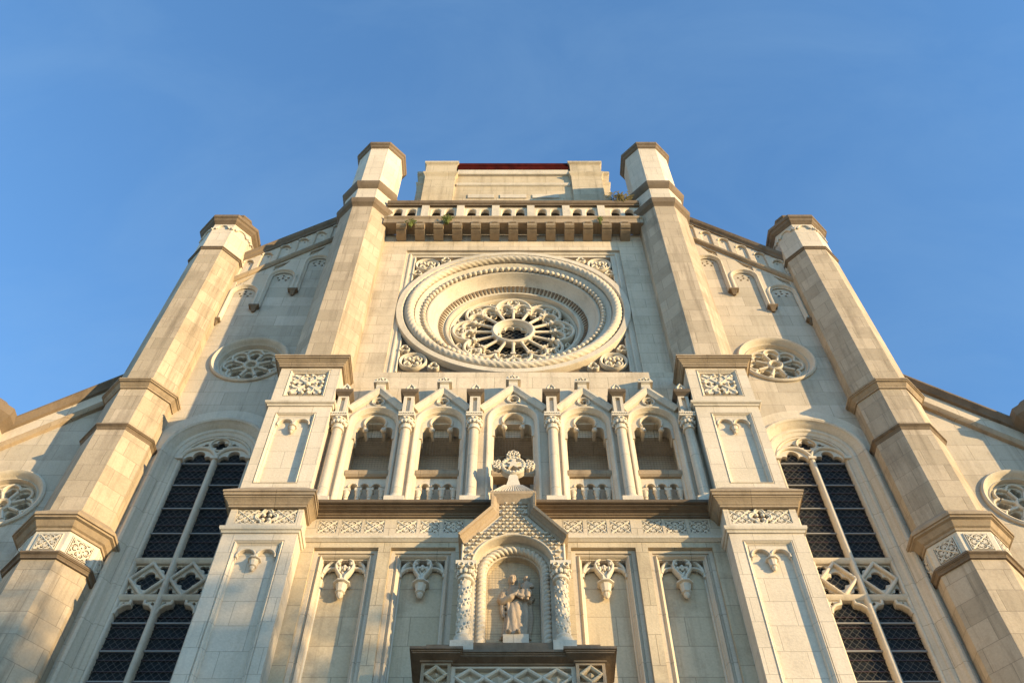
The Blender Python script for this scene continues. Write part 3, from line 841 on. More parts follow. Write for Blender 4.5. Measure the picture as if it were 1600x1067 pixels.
# scales on the gable
m = MB(); row = 0; z = 16.36
while z < 18.34:
    for k in range(-9, 10):
        x = (k + (.5 if row % 2 else 0)) * .158
        lim = 1.04 if z < 17.0 else (.33 if z > 17.98 else max(.33, 1.0 - (z - 17.08) * .81 - .06))
        if abs(x) > lim - .05: continue
        if x * x + max(0, z - 16.42) ** 2 < .885 ** 2 and z > 16.3: continue
        if z <= 16.42 and abs(x) < .88: continue
        h = .074
        y0 = 14.92
        v = [(x - h, y0, z + .075), (x + h, y0, z + .075), (x + h, y0 - .05, z - .005), (x + h * .35, y0 - .06, z - .035), (x - h * .35, y0 - .06, z - .035), (x - h, y0 - .05, z - .005), (x + h, y0, z - .005), (x + h * .35, y0, z - .035), (x - h * .35, y0, z - .035), (x - h, y0, z - .005)]
        m.add(v, [(0, 1, 2, 3, 4, 5), (2, 6, 7, 3), (3, 7, 8, 4), (4, 8, 9, 5), (1, 6, 2), (0, 5, 9)])
        m.rib([(x - .022, z + .005), (x, z - .02), (x + .022, z + .005)], .02, y0 - .075, y0 - .03)
    row += 1; z += .104
m.build('scale_carving', CARV, niche, 0)
m = MB()
m.rib(arc(0, 16.42, .85, 180, 0, 40), .05, 14.885, 14.95); m.rib([(-1.06, 16.34), (-1.06, 17.06)], .05, 14.885, 14.95); m.rib([(1.06, 17.06), (1.06, 16.34)], .05, 14.885, 14.95)
m.rib([(-.36, 18.3), (.36, 18.3)], .05, 14.885, 14.95)
m.build('gable_fillet', TRIM, niche, 40)
m = MB()
path = [(-1.16, 16.86), (-1.16, 17.06), (-.42, 17.93), (-.42, 18.36)]
gp = [(-.07, 14.93), (-.07, 14.88), (-.02, 14.85), (.01, 14.78), (.05, 14.74), (.05, 14.68), (.1, 14.66), (.1, 15.5)]
m.sweep([(-1.08, 17.0), (-.38, 17.88), (-.38, 18.34)], gp); m.sweep([(.38, 18.34), (.38, 17.88), (1.08, 17.0)], gp)
m.build('gable_cornice', CORN, niche, 25)
m = MB()
m.rmould(-.42, .42, 14.85, 15.45, [(-.02, 18.2), (.02, 18.28), (.05, 18.36), (.09, 18.42), (.09, 18.5), (.06, 18.52)])
m.build('gable_cap', CORN, niche)
m = MB()
m.rings([[(-.46, 14.80, 18.52), (.46, 14.80, 18.52), (.46, 15.5, 18.52), (-.46, 15.5, 18.52)], [(-.2, 15.02, 18.98), (.2, 15.02, 18.98), (.2, 15.4, 18.98), (-.2, 15.4, 18.98)]], True, False, True)
for i in range(15):
    t = (i - 7) / 7
    m.tube([(t * .45, 14.79, 18.53), (t * .2, 15.01, 18.985)], .016, 6)
m.build('cap_roof', TRIM, niche, 20)
# cross
m = MB()
m.rings([[(-.17, 15.0, 18.95), (.17, 15.0, 18.95), (.17, 15.25, 18.95), (-.17, 15.25, 18.95)], [(-.12, 15.04, 19.2), (.12, 15.04, 19.2), (.12, 15.22, 19.2), (-.12, 15.22, 19.2)], [(-.105, 15.05, 19.35), (.105, 15.05, 19.35), (.105, 15.21, 19.35), (-.105, 15.21, 19.35)], [(-.03, 15.08, 19.52), (.03, 15.08, 19.52), (.03, 15.18, 19.52), (-.03, 15.18, 19.52)]], True, False, True)
zc = 19.74
m.ring(0, zc, [(.30, 15.22), (.31, 15.06), (.28, 15.02), (.23, 15.02), (.2, 15.06), (.2, 15.22), (.25, 15.24), (.30, 15.22)], 40)
for k in range(20): m.ball((.255 * math.cos(k * PI / 10), 15.02, zc + .255 * math.sin(k * PI / 10)), .026, 6, 5)
for a in (0, 90, 180):
    c, d = math.cos(R(a)), math.sin(R(a))
    def q(r, t): return (r * c - t * d, zc + r * d + t * c)
    m.plate([q(.05, -.06), q(.3, -.07), q(.36, -.09), q(.36, .09), q(.3, .07), q(.05, .06)], [], 15.03, 15.21, 0, True)
    for (r, t, s) in ((.35, -.11, .052), (.35, .11, .052), (.45, 0, .062), (.43, -.085, .042), (.43, .085, .042), (.37, 0, .045)):
        x, z = q(r, t); m.ball((x, 15.11, z), s, 10, 8, (1, 1.3, 1))
        x, z = q(r, t); m.rib(circle(x, z, s * .75, 14), .03, 15.0, 15.08, True)
st = [( (.19 if i % 2 == 0 else .075) * math.sin(PI * i / 5), zc + (.19 if i % 2 == 0 else .075) * math.cos(PI * i / 5)) for i in range(10)]
m.plate(st, [], 14.99, 15.15, 0, True)
m.build('cross', CARV, niche, 35)
# columns of the niche: twisted leaf shafts
for xf in SIDES:
    x = -.965; y = 14.93
    m = MB(xf); rg = []
    for i in range(61):
        z = 14.5 + 1.42 * i / 60; c = []
        for j in range(24):
            ph = 2 * PI * j / 24
            rr = .112 + .012 * math.sin(2 * ph - 2 * PI * (z - 14.5) / .31)
            c.append((x + rr * math.cos(ph), y + rr * math.sin(ph), z))
        rg.append(c)
    m.rings(rg, True, True, True)
    for b in (0, 1):
        hp = [(x + .122 * math.cos(PI * b + 2 * PI * k / 22), y + .122 * math.sin(PI * b + 2 * PI * k / 22), 14.52 + 1.38 * k / 50) for k in range(51)]
        m.tube(hp, .02, 6)
        for k in range(1, 50):
            a = PI * b + 2 * PI * k / 22
            m.ball((x + .125 * math.cos(a), y + .125 * math.sin(a), 14.52 + 1.38 * k / 50 + (.05 if k % 2 else -.05)), .023, 6, 5, (1, 1, 2.0))
    nc = m.build('niche_column', CARV, church, 60)
    m = MB(xf); m.lathe(x, y, [(.2, 14.25), (.2, 14.36), (.17, 14.4), (.18, 14.46), (.14, 14.52)], 20); m.box(x - .22, x + .22, 14.7, 15.13, 13.95, 14.26); m.build('base', TRIM, nc, 40)
    m = MB(xf)
    m.lathe(x, y, [(.13, 15.9), (.17, 15.93), (.17, 15.98), (.135, 16.0), (.14, 16.08), (.2, 16.24)], 18)
    m.box(x - .21, x + .21, 14.72, 15.13, 16.24, 16.34)
    for k in range(-3, 4):
        a = R(270 + 32 * k); m.ball((x + .165 * math.cos(a), y + .165 * math.sin(a), 16.1), .045, 6, 5, (1, 1, 1.6)); m.ball((x + .2 * math.cos(a + .28), y + .2 * math.sin(a + .28), 16.21), .035, 6, 5)
    for k in (-1, 1): m.rib(circle(x + k * .1, 16.22, .055, 14), .03, 14.70, 14.76, True)
    m.build('capital', CARV, nc, 40)
# ledge under the niche
LP = [(0, 13.78), (.03, 13.79), (.03, 13.83), (.06, 13.84), (.14, 13.87), (.17, 13.875), (.17, 13.9), (.19, 13.905), (.19, 13.93), (.22, 13.935), (.22, 13.99), (-.1, 14.06)]
m = MB()
m.rmould(-1.1, 1.1, 14.86, 15.5, LP)
m.box(-1.12, 1.12, 14.75, 15.6, 13.95, 14.24)
nl = m.build('niche_ledge', WEAT, church)
for xf in SIDES:
    m = MB(xf); m.rmould(-1.68, -1.14, 14.77, 15.5, LP); m.build('ledge_end', WEAT, nl)
    m = MB(xf); m.box(-1.62, -.98, 14.72, 15.3, 14.0, 14.17); m.build('rough_block', WEAT, nl)
    m = MB(xf); m.plate(rect(-1.68, -1.14, 10, 13.82), [rect(-1.62, -1.2, 13.36, 13.74)], 14.77, 14.86); m.box(-1.68, -1.14, 14.85, 15.5, 10, 13.82)
    m.build('pedestal', CORN, nl)
    m = MB(xf)
    m.rib([(-1.6, 13.55), (-1.41, 13.72), (-1.22, 13.55), (-1.41, 13.38)], .07, 14.76, 14.86, True)
    m.rings([[(-1.51, 14.855, 13.55), (-1.41, 14.855, 13.46), (-1.31, 14.855, 13.55), (-1.41, 14.855, 13.64)], [(-1.415, 14.77, 13.55), (-1.41, 14.77, 13.545), (-1.405, 14.77, 13.55), (-1.41, 14.77, 13.555)]], True, False, True)
    m.build('diamond_carving', LOWW, nl, 20)
m = MB(); m.plate(rect(-1.14, 1.14, 10, 13.82), [rect(-1.06, 1.06, 13.34, 13.74)], 14.86, 14.98); m.box(-1.14, 1.14, 14.97, 15.5, 10, 13.82); m.build('apron', TRIM, nl)
m = MB()
for k in range(4):
    c = -.795 + .53 * k; z = 13.54
    m.rib([(c - .265, z), (c, z + .19), (c + .265, z), (c, z - .19)], .065, 14.85, 14.97, True)
    m.rings([[(c - .13, 14.965, z), (c, 14.965, z - .1), (c + .13, 14.965, z), (c, 14.965, z + .1)], [(c - .005, 14.86, z), (c, 14.86, z - .005), (c + .005, 14.86, z), (c, 14.86, z + .005)]], True, False, True)
m.build('diamond_carving', CARV, nl, 20)
# net over the niche
m = MB(); yy = 15.26
for i in range(16):
    x = -.525 + i * .07; m.box(x - .0013, x + .0013, yy, yy + .0026, 14.2, 16.42 + math.sqrt(max(0, .55 ** 2 - x * x)))
for i in range(40):
    z = 14.2 + i * .07; hw = .55 if z < 16.42 else math.sqrt(max(.0, .55 ** 2 - (z - 16.42) ** 2)); m.box(-hw, hw, yy + .0026, yy + .0052, z - .0013, z + .0013)
m.build('bird_net', NETM, niche, 0)

# ---- aisle bays
BX = -8.1
def zr(x): return 33.75 + (x + 9.69) * 1.03      # upper raking line (top of coping)
def zr2(x): return 25.88 + (x + 11.69) * 0.9     # outer raking line

def round_window(xf, cx, cz, ro, rt, parent):
    m = MB(xf)
    m.ring(cx, cz, [(ro, YB + .05), (ro, YB - .06), (ro - .05, YB - .1), (ro - .12, YB - .06), (ro - .15, YB + .02), (ro - .2, YB + .08), (ro - .24, YB + .06), (rt + .05, YB + .2), (rt, YB + .22), (rt, YB + .5)], 64)
    w = m.build('round_window', TRIM, parent, 40)
    y = YB + .16
    m = MB(xf); s = rt / .88; holes = []
    for k in range(8):
        a = R(45 * k + 90); c, d = math.cos(a), math.sin(a)
        def q(r, t, rad): return (cx + s * (r * c - t * d), cz + s * (r * d + t * c), s * rad)
        holes.append(union_polar(cx + s * .58 * c, cz + s * .58 * d, [q(.66, 0, .1), q(.57, .085, .09), q(.57, -.085, .09), q(.5, 0, .085), q(.53, 0, .09)] + [q(.46, 0, .125)], 40))
    holes.append(foil(cx, cz, 4, .07 * s, .06 * s, 45, 30))
    m.plate(circle(cx, cz, rt + .02, 64), holes, y + .1, y + .3, .02)
    for k in range(8):
        a = R(45 * k + 90); b = R(45 * k + 112.5)
        m.rib([(cx + s * r * math.cos(b), cz + s * r * math.sin(b)) for r in (.22, .6)], .085 * s, y, y + .2)
        tr = .6; hw = tr * math.tan(R(22.5)) * s; ex, ez = cx + s * tr * math.cos(a), cz + s * tr * math.sin(a)
        m.rib([(ex + hw * (math.sin(R(t)) * math.cos(a) - math.cos(R(t)) * math.sin(a)), ez + hw * (math.sin(R(t)) * math.sin(a) + math.cos(R(t)) * math.cos(a))) for t in range(0, 181, 15)], .075 * s, y + .004, y + .2)
    m.ring(cx, cz, [(.25 * s, y + .2), (.25 * s, y), (.2 * s, y - .04), (.15 * s, y), (.14 * s, y + .2)], 32)
    m.build('tracery', CARV, w, 35)
    m = MB(xf); m.plate(circle(cx, cz, rt, 48), [], y + .28, y + .29); m.build('glass', GLASS, w)

def lancet(xf, cx, zs, s, parent, zb=7.0, full=True):
    m = MB(xf)
    pr = [(.52, YB + .03), (.52, YB - .03), (.49, YB - .08), (.43, YB - .1), (.37, YB - .07), (.34, YB), (.29, YB + .03), (.26, YB + .1), (.22, YB + .14), (.2, YB + .12), (.14, YB + .12), (.11, YB + .14), (.1, YB + .16), (.05, YB + .18), (.0, YB + .2), (-.03, YB + .28), (-.03, YB + .5)]
    pr = [(o * s, y) for o, y in pr]
    for q in (-1, 1): m.sweep([(cx + q * .98 * s, zb), (cx + q * .98 * s, zs)][::-q], pr, cap=False)
    w = m.build('lancet_window', TRIMB, parent, 40)
    m = MB(xf); m.sweep(arc(cx, zs, .98 * s, 180, 0, 44), pr, cap=False); m.build('arch_moulding', TRIM, w, 40)
    ho = .95 * s; y = YB + .21
    m = MB(xf); m.plate([(cx - ho - .05, zb), (cx + ho + .05, zb)] + arc(cx, zs, ho + .05, 0, 180, 24), [], YB + .39, YB + .40); m.build('glass', GLASS, w)
    if not full: return
    m = MB(xf); m.rib([(cx, zb), (cx, zs + .12)], .145, y - .03, y + .2); m.rib([(cx - ho, zb), (cx - ho, zs)], .1, y, y + .2); m.rib([(cx + ho, zs), (cx + ho, zb)], .1, y, y + .2)
    for q in (-ho, 0, ho): m.box(cx + q - .1, cx + q + .1, y - .06, y + .1, zs - .06, zs + .03)
    m.build('mullion', TRIM, w, 40)
    # head tracery
    m = MB(xf); r = ho / 2
    holes = []
    for q in (-1, 1):
        ex = cx + q * r
        hl = [(ex - r + .09, zs - .04)] + arc(ex - .24, zs + .02, .13, 180, 60, 6) + [(ex - .16, zs + .12)] + arc(ex - .0, zs + .2, .16, 170, 10, 8) + [(ex + .16, zs + .12)] + arc(ex + .24, zs + .02, .13, 120, 0, 6) + [(ex + r - .09, zs - .04)]
        holes.append(hl[::-1])
        m.rib(arc(ex, zs, r, 180, 0, 18), .1, y - .02, y + .18)
    holes.append(foil(cx, zs + .62 * s, 4, .13, .1, 0, 48))
    for q in (-1, 1): holes.append(union_polar(cx + q * .45, zs + .57, [(cx + q * .46, zs + .55, .075), (cx + q * .38, zs + .63, .06), (cx + q * .56, zs + .47, .06)], 30))
    m.plate([(cx - ho, zs - .02), (cx + ho, zs - .02)] + arc(cx, zs, ho + .02, 0, 180, 30), [h for h in holes[2:]], y + .06, y + .2, .015) if False else None
    # slab with the light heads left open underneath
    ol = [(cx - ho - .02, zs - .05)] + holes[0][::-1] + holes[1][::-1] + [(cx + ho + .02, zs - .05)] + arc(cx, zs, ho + .02, 0, 180, 30)
    m.plate(ol, holes[2:], y + .06, y + .18, .0)
    m.rib(circle(cx, zs + .62 * s, .27, 32), .05, y, y + .18, True)
    m.rib(arc(cx, zs, ho - .01, 180, 0, 30), .07, y, y + .18)
    m.build('head_tracery', TRIM, w, 35)
    # transom band
    z0, z1 = 17.68, 18.84
    m = MB(xf)
    for z in (z1, z0):
        m.hmould(cx - ho, cx + ho, [(y + .2, z - .07), (y + .05, z - .07), (y - .01, z - .02), (y - .03, z + .04), (y + .03, z + .07), (y + .2, z + .07)])
    for q in (-1, 1):
        ex = cx + q * ho / 2; ez = (z0 + z1) / 2; hw = ho / 2 - .06; hh = (z1 - z0) / 2 - .07
        m.rib([(ex - hw, ez), (ex, ez + hh), (ex + hw, ez), (ex, ez - hh)], .08, y, y + .2, True)
        f = foil(ex, ez, 4, .155, .125, 0, 60)
        m.plate([(ex - hw + .03, ez), (ex, ez + hh - .03), (ex + hw - .03, ez), (ex, ez - hh + .03)], [f], y + .1, y + .19, .015)
        for sx in (-1, 1):
            for sz in (-1, 1):
                tx, tz = ex + sx * hw, ez + sz * hh
                pl = [(tx, tz), (tx - sx * hw * .95, tz), (tx, tz - sz * hh * .95)]
                m.plate(pl, [union_polar(tx - sx * hw * .3, tz - sz * hh * .3, [(tx - sx * hw * .22, tz - sz * hh * .22, .075), (tx - sx * hw * .45, tz - sz * hh * .17, .06), (tx - sx * hw * .17, tz - sz * hh * .45, .06)], 30)], y + .12, y + .19)
        # shouldered heads below
        zt = z0 - .07
        for e in (-1, 1):
            m.rib([(ex + e * (ho / 2 - .04), zt - .42), (ex + e * (ho / 2 - .06), zt - .28), (ex + e * .3, zt - .16), (ex + e * .17, zt - .12), (ex + e * .16, zt - .02)], .07, y, y + .19)
            m.plate([(ex + e * (ho / 2 - .03), zt), (ex + e * (ho / 2 - .03), zt - .36), (ex + e * .3, zt - .16), (ex + e * .17, zt - .12), (ex + e * .16, zt)], [foil(ex + e * .33, zt - .085, 3, .025, .03, 90, 18)], y + .08, y + .18)
    m.build('transom_band', TRIM, w, 35)
    for z in (22.53, 21.65, 20.75, 19.84, 16.98, 16.2, 15.4, 14.6, 13.8):
        for q in (-1, 1):
            m = MB(xf); ex = cx + q * ho / 2; m.box(ex - ho / 2 + .06, ex + ho / 2 - .06, YB + .30, YB + .34, z - .016, z + .016)
            m.build('glazing_bar', BAR, w)
    m = MB(xf)
    ins = lambda x, z: abs(x - cx) < ho and (z < zs or (x - cx) ** 2 + (z - zs) ** 2 < ho * ho) and abs(x - cx) > .05
    lattice(m, ins, cx - ho, cx + ho, 12.5, zs + ho, YB + .345, .125, .0065, (50, -50), .03)
    m.build('wire_guard', LEAD, w, 0)
    z = 13.0
    while z < 22.6:
        if not (17.5 < z < 19.1):
            m = MB(xf); m.box(cx - ho, cx + ho, YB + .36, YB + .385, z - .012, z + .012); m.build('saddle_bar', DARKM, w)
        z += .3

for xf in SIDES:
    hol = [arch(BX, 22.64, 1.44, 5.0, 32)[::-1], circle(BX, 27.12, 1.18, 48)]
    for cx, cz in ((-9.185, 31.15), (-8.095, 32.26), (-7.005, 33.35)):
        hol += [circle(cx + dx, cz + dz, .05, 10) for dx, dz in ((-.19, .06), (0, .2), (.19, .06), (-.12, -.1), (.12, -.1), (0, .04))]
    m = MB(xf)
    xl, xr = -10.6, -5.6
    m.plate([(xl, 0), (xr, 0), (xr, zr(xr) - .05), (xl, zr(xl) - .05)], hol, YB, YB + .6)
    bay = m.build('aisle_wall', BAYW, church)
    # voussoir ring round the lancet
    m = MB(xf); m.sweep(arch(BX, 22.64, 1.5, 22.64, 40)[1:-1], [(0, YB + .02), (0, YB - .012), (.36, YB - .012), (.36, YB + .02)]); m.build('voussoirs', TRIM, bay)
    lancet(xf, BX, 22.64, 1.0, church)
    round_window(xf, BX, 27.12, 1.2, .88, church)
    # raking parapet
    m = MB(xf)
    s1 = 1.03; gap = 1.72
    pl = [(xl, zr(xl) - gap), (xr, zr(xr) - gap), (xr, zr(xr) - .1), (xl, zr(xl) - .1)]
    hs = []
    for i in range(6):
        x = -9.5 + .56 * i; zc = zr(x) - .72; h = .165
        hs.append([(x - h, zr(x - h) - 1.52), (x + h, zr(x + h) - 1.52)] + arc(x, zc, h, 0, 180, 12))
    m.plate(pl, hs, YB - .13, YB - .02, .03)
    rp = m.build('raking_parapet', TRIMB, church)
    for i in range(6):
        m = MB(xf); x = -9.5 + .56 * i; zc = zr(x) - .72
        m.plate([(x - .163, zr(x) - 1.7), (x + .163, zr(x) - 1.7)] + arc(x, zc, .163, 0, 180, 10), [circle(x + .02, zc - .0, .045, 10)], YB - .06, YB - .03)
        m.rib(arc(x, zc, .19, 180, 0, 14), .05, YB - .16, YB - .1)
        m.build('blind_arch', TRIM, rp, 30)
    m = MB(xf)
    m.sweep([(xl, zr(xl)), (xr, zr(xr))], [(-.3, YB - .1), (-.28, YB - .18), (-.2, YB - .2), (-.14, YB - .26), (-.02, YB - .3), (.02, YB - .28), (.04, YB + .6)])
    m.build('coping', WEAT, rp, 20)
    m = MB(xf)
    m.sweep([(xl, zr(xl) - gap), (xr, zr(xr) - gap)], [(-.12, YB), (-.1, YB - .14), (-.04, YB - .2), (.03, YB - .22), (.07, YB - .16), (.07, YB - .05)])
    m.build('string_course', CORN, rp, 20)
    # stepped corbelled arches
    legs = [(-9.73, 29.3), (-8.64, 30.15), (-7.55, 31.25), (-6.46, 32.3)]
    sp = [31.15, 32.26, 33.35]
    bot = [(legs[0][0] - .12, legs[0][1]), (legs[0][0] + .12, legs[0][1])]
    for i in range(3):
        cx = (legs[i][0] + legs[i + 1][0]) / 2; r = 1.09 / 2 - .12
        bot += arc(cx, sp[i], r, 180, 0, 18)
        bot += [(legs[i + 1][0] - .12, legs[i + 1][1]), (legs[i + 1][0] + .12, legs[i + 1][1])]
    poly = bot + [(legs[3][0] + .12, zr(legs[3][0] + .12) - gap), (legs[0][0] - .12, zr(legs[0][0] - .12) - gap)]
    tri = []
    def zs_(x): return zr(x) - gap - .14
    for i in range(3):
        x = (legs[i][0] + legs[i + 1][0]) / 2
        tri.append([(x - .42, zs_(x - .42) - .40), (x - .14, zs_(x - .14) - .36), (x + .06, zs_(x + .06) - .14), (x - .42, zs_(x - .42) - .1)])
    m = MB(xf); m.plate(poly, tri, YB - .09, YB - .01, .015)
    for t in tri:
        q = (t[0][0] * .4 + t[1][0] * .3 + t[3][0] * .3, t[0][1] * .4 + t[1][1] * .3 + t[3][1] * .3)
        m.rib(foil(q[0] + .03, q[1] - .0, 3, .045, .045, 90, 24), .03, YB - .06, YB, True)
    ca = m.build('corbelled_arcade', TRIMB, church)
    m = MB(xf)
    for i in range(3):
        cx = (legs[i][0] + legs[i + 1][0]) / 2; r = 1.09 / 2 - .12
        m.sweep([(cx - r, legs[i][1])] + arc(cx, sp[i], r, 180, 0, 18) + [(cx + r, legs[i + 1][1])], [(.09, YB - .09), (.07, YB - .13), (.03, YB - .14), (0, YB - .1), (-.02, YB - .06), (-.05, YB - .05), (-.05, YB - .02)])
    m.build('arch_moulding', TRIM, ca, 40)
    for (x, z) in legs:
        m = MB(xf)
        m.rings([[(x - .17, YB - .02, z + .07), (x - .17, YB - .19, z + .07), (x + .17, YB - .19, z + .07), (x + .17, YB - .02, z + .07)], [(x - .17, YB - .02, z), (x - .17, YB - .19, z), (x + .17, YB - .19, z), (x + .17, YB - .02, z)], [(x - .1, YB - .02, z - .03), (x - .1, YB - .16, z - .03), (x + .1, YB - .16, z - .03), (x + .1, YB - .02, z - .03)], [(x - .05, YB - .02, z - .2), (x - .05, YB - .06, z - .2), (x + .05, YB - .06, z - .2), (x + .05, YB - .02, z - .2)]], True, True, True)
        m.build('corbel', WEAT, ca, 0)
    # outer turret
    X, Y = -10.6, YB
    m = MB(xf); m.octa(X, Y, [(.98, 0), (.93, 17.85), (.93, 19.0), (.92, 22.6), (.89, 22.7), (.89, 24.5), (.88, 33.0)])
    t = m.build('outer_turret', TURR, church, 20)
    m = MB(xf); m.octa(X, Y, [(.885, 32.95), (.885, 35.1)]); m.build('turret_head', PIER, t, 20)
    def course(z, r, h, ext, mat=WEAT, nm='string_course'):
        m = MB(xf); m.octa(X, Y, [(r - .03, z - h), (r + .03, z - h + .01), (r + .03, z - h * .8), (r + ext * .3, z - h * .72), (r + ext * .6, z - h * .42), (r + ext * .85, z - h * .36), (r + ext * .85, z - h * .24), (r + ext, z - h * .22), (r + ext, z), (r - .03, z + .02 + ext * 1.3)]); return m.build(nm, mat, t, 20)
    course(32.93, .88, .14, .07); course(22.63, .9, .2, .1); course(24.62, .9, .3, .18, CORN, 'cornice'); course(18.98, .95, .4, .26, CORN, 'cornice'); course(17.86, .95, .16, .1)
    m = MB(xf); m.octa(X, Y, [(.9, 34.78), (.95, 34.85), (1.0, 34.9), (1.03, 35.0), (1.08, 35.04), (1.08, 35.2), (1.0, 35.26), (.5, 35.8)]); m.build('cap', WEAT, t, 20)
    m = MB(xf); m.octa(X - .12, Y + .3, [(.36, 35.4), (.36, 36.6), (.44, 36.7), (.44, 36.82), (.38, 36.86), (.38, 37.05), (.42, 37.1), (.42, 37.18), (.2, 37.3)]); m.build('cap_stub', WEAT, t, 20)
    # small corbel arches under the cap
    m = MB(xf)
    for k in range(8):
        a = R(-90 + 45 * k)
        mm = MB(xf @ Matrix.Translation((X, Y, 0)) @ Matrix.Rotation(R(45 * k), 4, 'Z'))
        yy = -.885
        mm.rib(arc(0, 34.42, .2, 180, 0, 12), .06, yy - .06, yy + .02)
        for e in (-1, 1):
            mm.rib([(e * .37, 34.32), (e * .3, 34.5), (e * .22, 34.4)], .05, yy - .05, yy + .02); mm.ball((e * .235, yy - .03, 34.4), .05, 6, 5)
        m.v += mm.v[:0]
        o = len(m.v); m.v += mm.v; m.f += [[i + o for i in f] for f in mm.f]
    m.build('cap_arcade', CARV, t, 40)
    # carved band
    m = MB(xf); m.octa(X, Y, [(.945, 17.86), (.945, 18.7)]); m.build('carved_band', CARV, t, 20)
    for k in (-2, -1, 0, 1, 2):
        mm = MB(xf @ Matrix.Translation((X, Y, 0)) @ Matrix.Rotation(R(45 * k), 4, 'Z'))
        carved_tile(mm, -.24, .24, 17.98, 18.46, -.985, .05)
        mm.rib([(-.27, 17.95), (-.27, 18.49), (.27, 18.49), (.27, 17.95)], .03, -.975, -.94, True)
        mm.build('carved_tile', CARV, t, 40)
        mm = MB(xf @ Matrix.Translation((X, Y, 0)) @ Matrix.Rotation(R(45 * k), 4, 'Z'))
        mm.add([(-.26, -.949, 17.96), (.26, -.949, 17.96), (.26, -.949, 18.48), (-.26, -.949, 18.48)], [(0, 1, 2, 3)]); mm.build('tile_ground', SUNK, t)
    # end bay
    xa, xb = -15.4, -10.6
    m = MB(xf)
    hol = [circle(-13.04, 20.75, 1.06, 48), arch(-13.04, 17.0, 1.15, 5.0, 28)[::-1]]
    m.plate([(xa, 0), (xb, 0), (xb, zr2(xb) - .05), (xa, zr2(xa) - .05)], hol, YB, YB + .6)
    eb = m.build('end_wall', BAYW, church)
    m = MB(xf)
    m.sweep([(xa, zr2(xa)), (xb, zr2(xb))], [(-.24, YB - .02), (-.22, YB - .14), (-.14, YB - .18), (-.06, YB - .26), (.0, YB - .26), (.03, YB + .6)]); m.build('coping', WEAT, eb, 20)
    m = MB(xf)
    m.sweep([(xa, zr2(xa) - 1.05), (xb, zr2(xb) - 1.05)], [(-.14, YB), (-.12, YB - .1), (-.05, YB - .14), (.02, YB - .16), (.06, YB - .1), (.06, YB)]); m.build('string_course', CORN, eb, 20)
    m = MB(xf); m.plate([(xa, zr2(xa) - 1.0), (xb, zr2(xb) - 1.0), (xb, zr2(xb) - .2), (xa, zr2(xa) - .2)], [], YB - .05, YB); m.build('parapet_band', TRIMB, eb)
    round_window(xf, -13.04, 20.75, 1.1, .8, church)
    lancet(xf, -13.04, 17.0, .78, church, 7, False)
    m = MB(xf); m.octa(-15.05, YB, [(.95, 0), (.95, 23.8)]); et = m.build('end_turret', TURR, church, 20)
    m = MB(xf); m.octa(-15.05, YB, [(.93, 23.3), (1.0, 23.45), (1.1, 23.55), (1.17, 23.65), (1.17, 23.95), (1.05, 24.0), (.6, 24.6)]); m.build('cap', WEAT, et, 20)
# body of the building behind the front
m = MB()
m.box(-5.3, 5.3, 17.9, 40, 0, 33.0)
for xf in SIDES:
    v = [(-15, 0), (-5.2, 0), (-5.2, 36), (-10.6, 31.5), (-10.6, 25.5), (-15, 21.5)]
    mm = MB(xf); mm.plate(v, [], 17.62, 40)
    o = len(m.v); m.v += mm.v; m.f += [[i + o for i in f] for f in mm.f]
m.build('nave_body', BAYW, church)

# ------------------------------------------------------------------ statue of mother and child
statue = bpy.data.objects.new('statue', None); COL.objects.link(statue); statue.location = (.05, 15.42, 14.2)
tag(statue, 'weathered stone statue of a robed woman carrying a child, standing in the gabled niche', 'statue')
SX, SY, SZ, SS = .05, 15.42, 14.84, 1.14
SXF = Matrix.Translation((SX, SY, SZ)) @ Matrix.Scale(SS, 4)
m = MB(); m.box(SX - .25, SX + .25, SY - .22, SY + .22, 14.24, 14.84); m.box(SX - .33, SX + .33, SY - .28, SY + .28, 14.2, 14.5)
m.build('plinth', PIER, statue)
def fuse(mb, name, mat, parent, vox=.011, fac=.5, it=2):
    o = mb.build(name, mat, None, 0)
    md = o.modifiers.new('r', 'REMESH'); md.mode = 'VOXEL'; md.voxel_size = vox
    sm = o.modifiers.new('s', 'SMOOTH'); sm.factor = fac; sm.iterations = it
    dg = bpy.context.evaluated_depsgraph_get(); dg.update()
    me = bpy.data.meshes.new_from_object(o.evaluated_get(dg))
    me.polygons.foreach_set('use_smooth', [True] * len(me.polygons))
    bpy.data.objects.remove(o)
    if not me.materials: me.materials.append(mat)
    n = bpy.data.objects.new(name, me); COL.objects.link(n); n.parent = parent; n.location = -wloc(parent)
    return n
m = MB(SXF); rg = []
def fold(ph, z):
    """deep vertical drapery, fanning out towards the hem"""
    k = float(np.interp(z, [0, .25, .7, .95, 1.25], [.15, .13, .09, .04, .0]))
    a = ph + .9 * (z - .3)
    return 1 + k * (.62 * abs(math.sin(4 * a)) ** .7 + .38 * abs(math.sin(6.5 * a + .7)) - .45)
for i in range(64):
    z = i / 63 * 1.24
    wx = float(np.interp(z, [0, .05, .3, .6, .8, .95, 1.08, 1.17, 1.24], [.27, .255, .23, .215, .2, .205, .215, .17, .06]))
    wy = float(np.interp(z, [0, .05, .3, .6, .8, .95, 1.08, 1.17, 1.24], [.2, .19, .175, .165, .15, .15, .14, .11, .06]))
    sw = .035 * math.sin(2.4 * z - .3); c = []
    for j in range(72):
        ph = 2 * PI * j / 72; f = fold(ph, z)
        knee = .05 * math.exp(-((z - .5) / .2) ** 2) * max(0, math.cos(ph + PI / 2 + .45)) ** 3
        c.append((sw + wx * f * math.cos(ph), (wy * f + knee) * math.sin(ph), z))
    rg.append(c)
m.rings(rg, True, True, True)
hx, hz = -.055, 1.36
m.tube([(hx, 0, 1.16), (hx, -.02, hz - .07)], [.075, .06], 14)
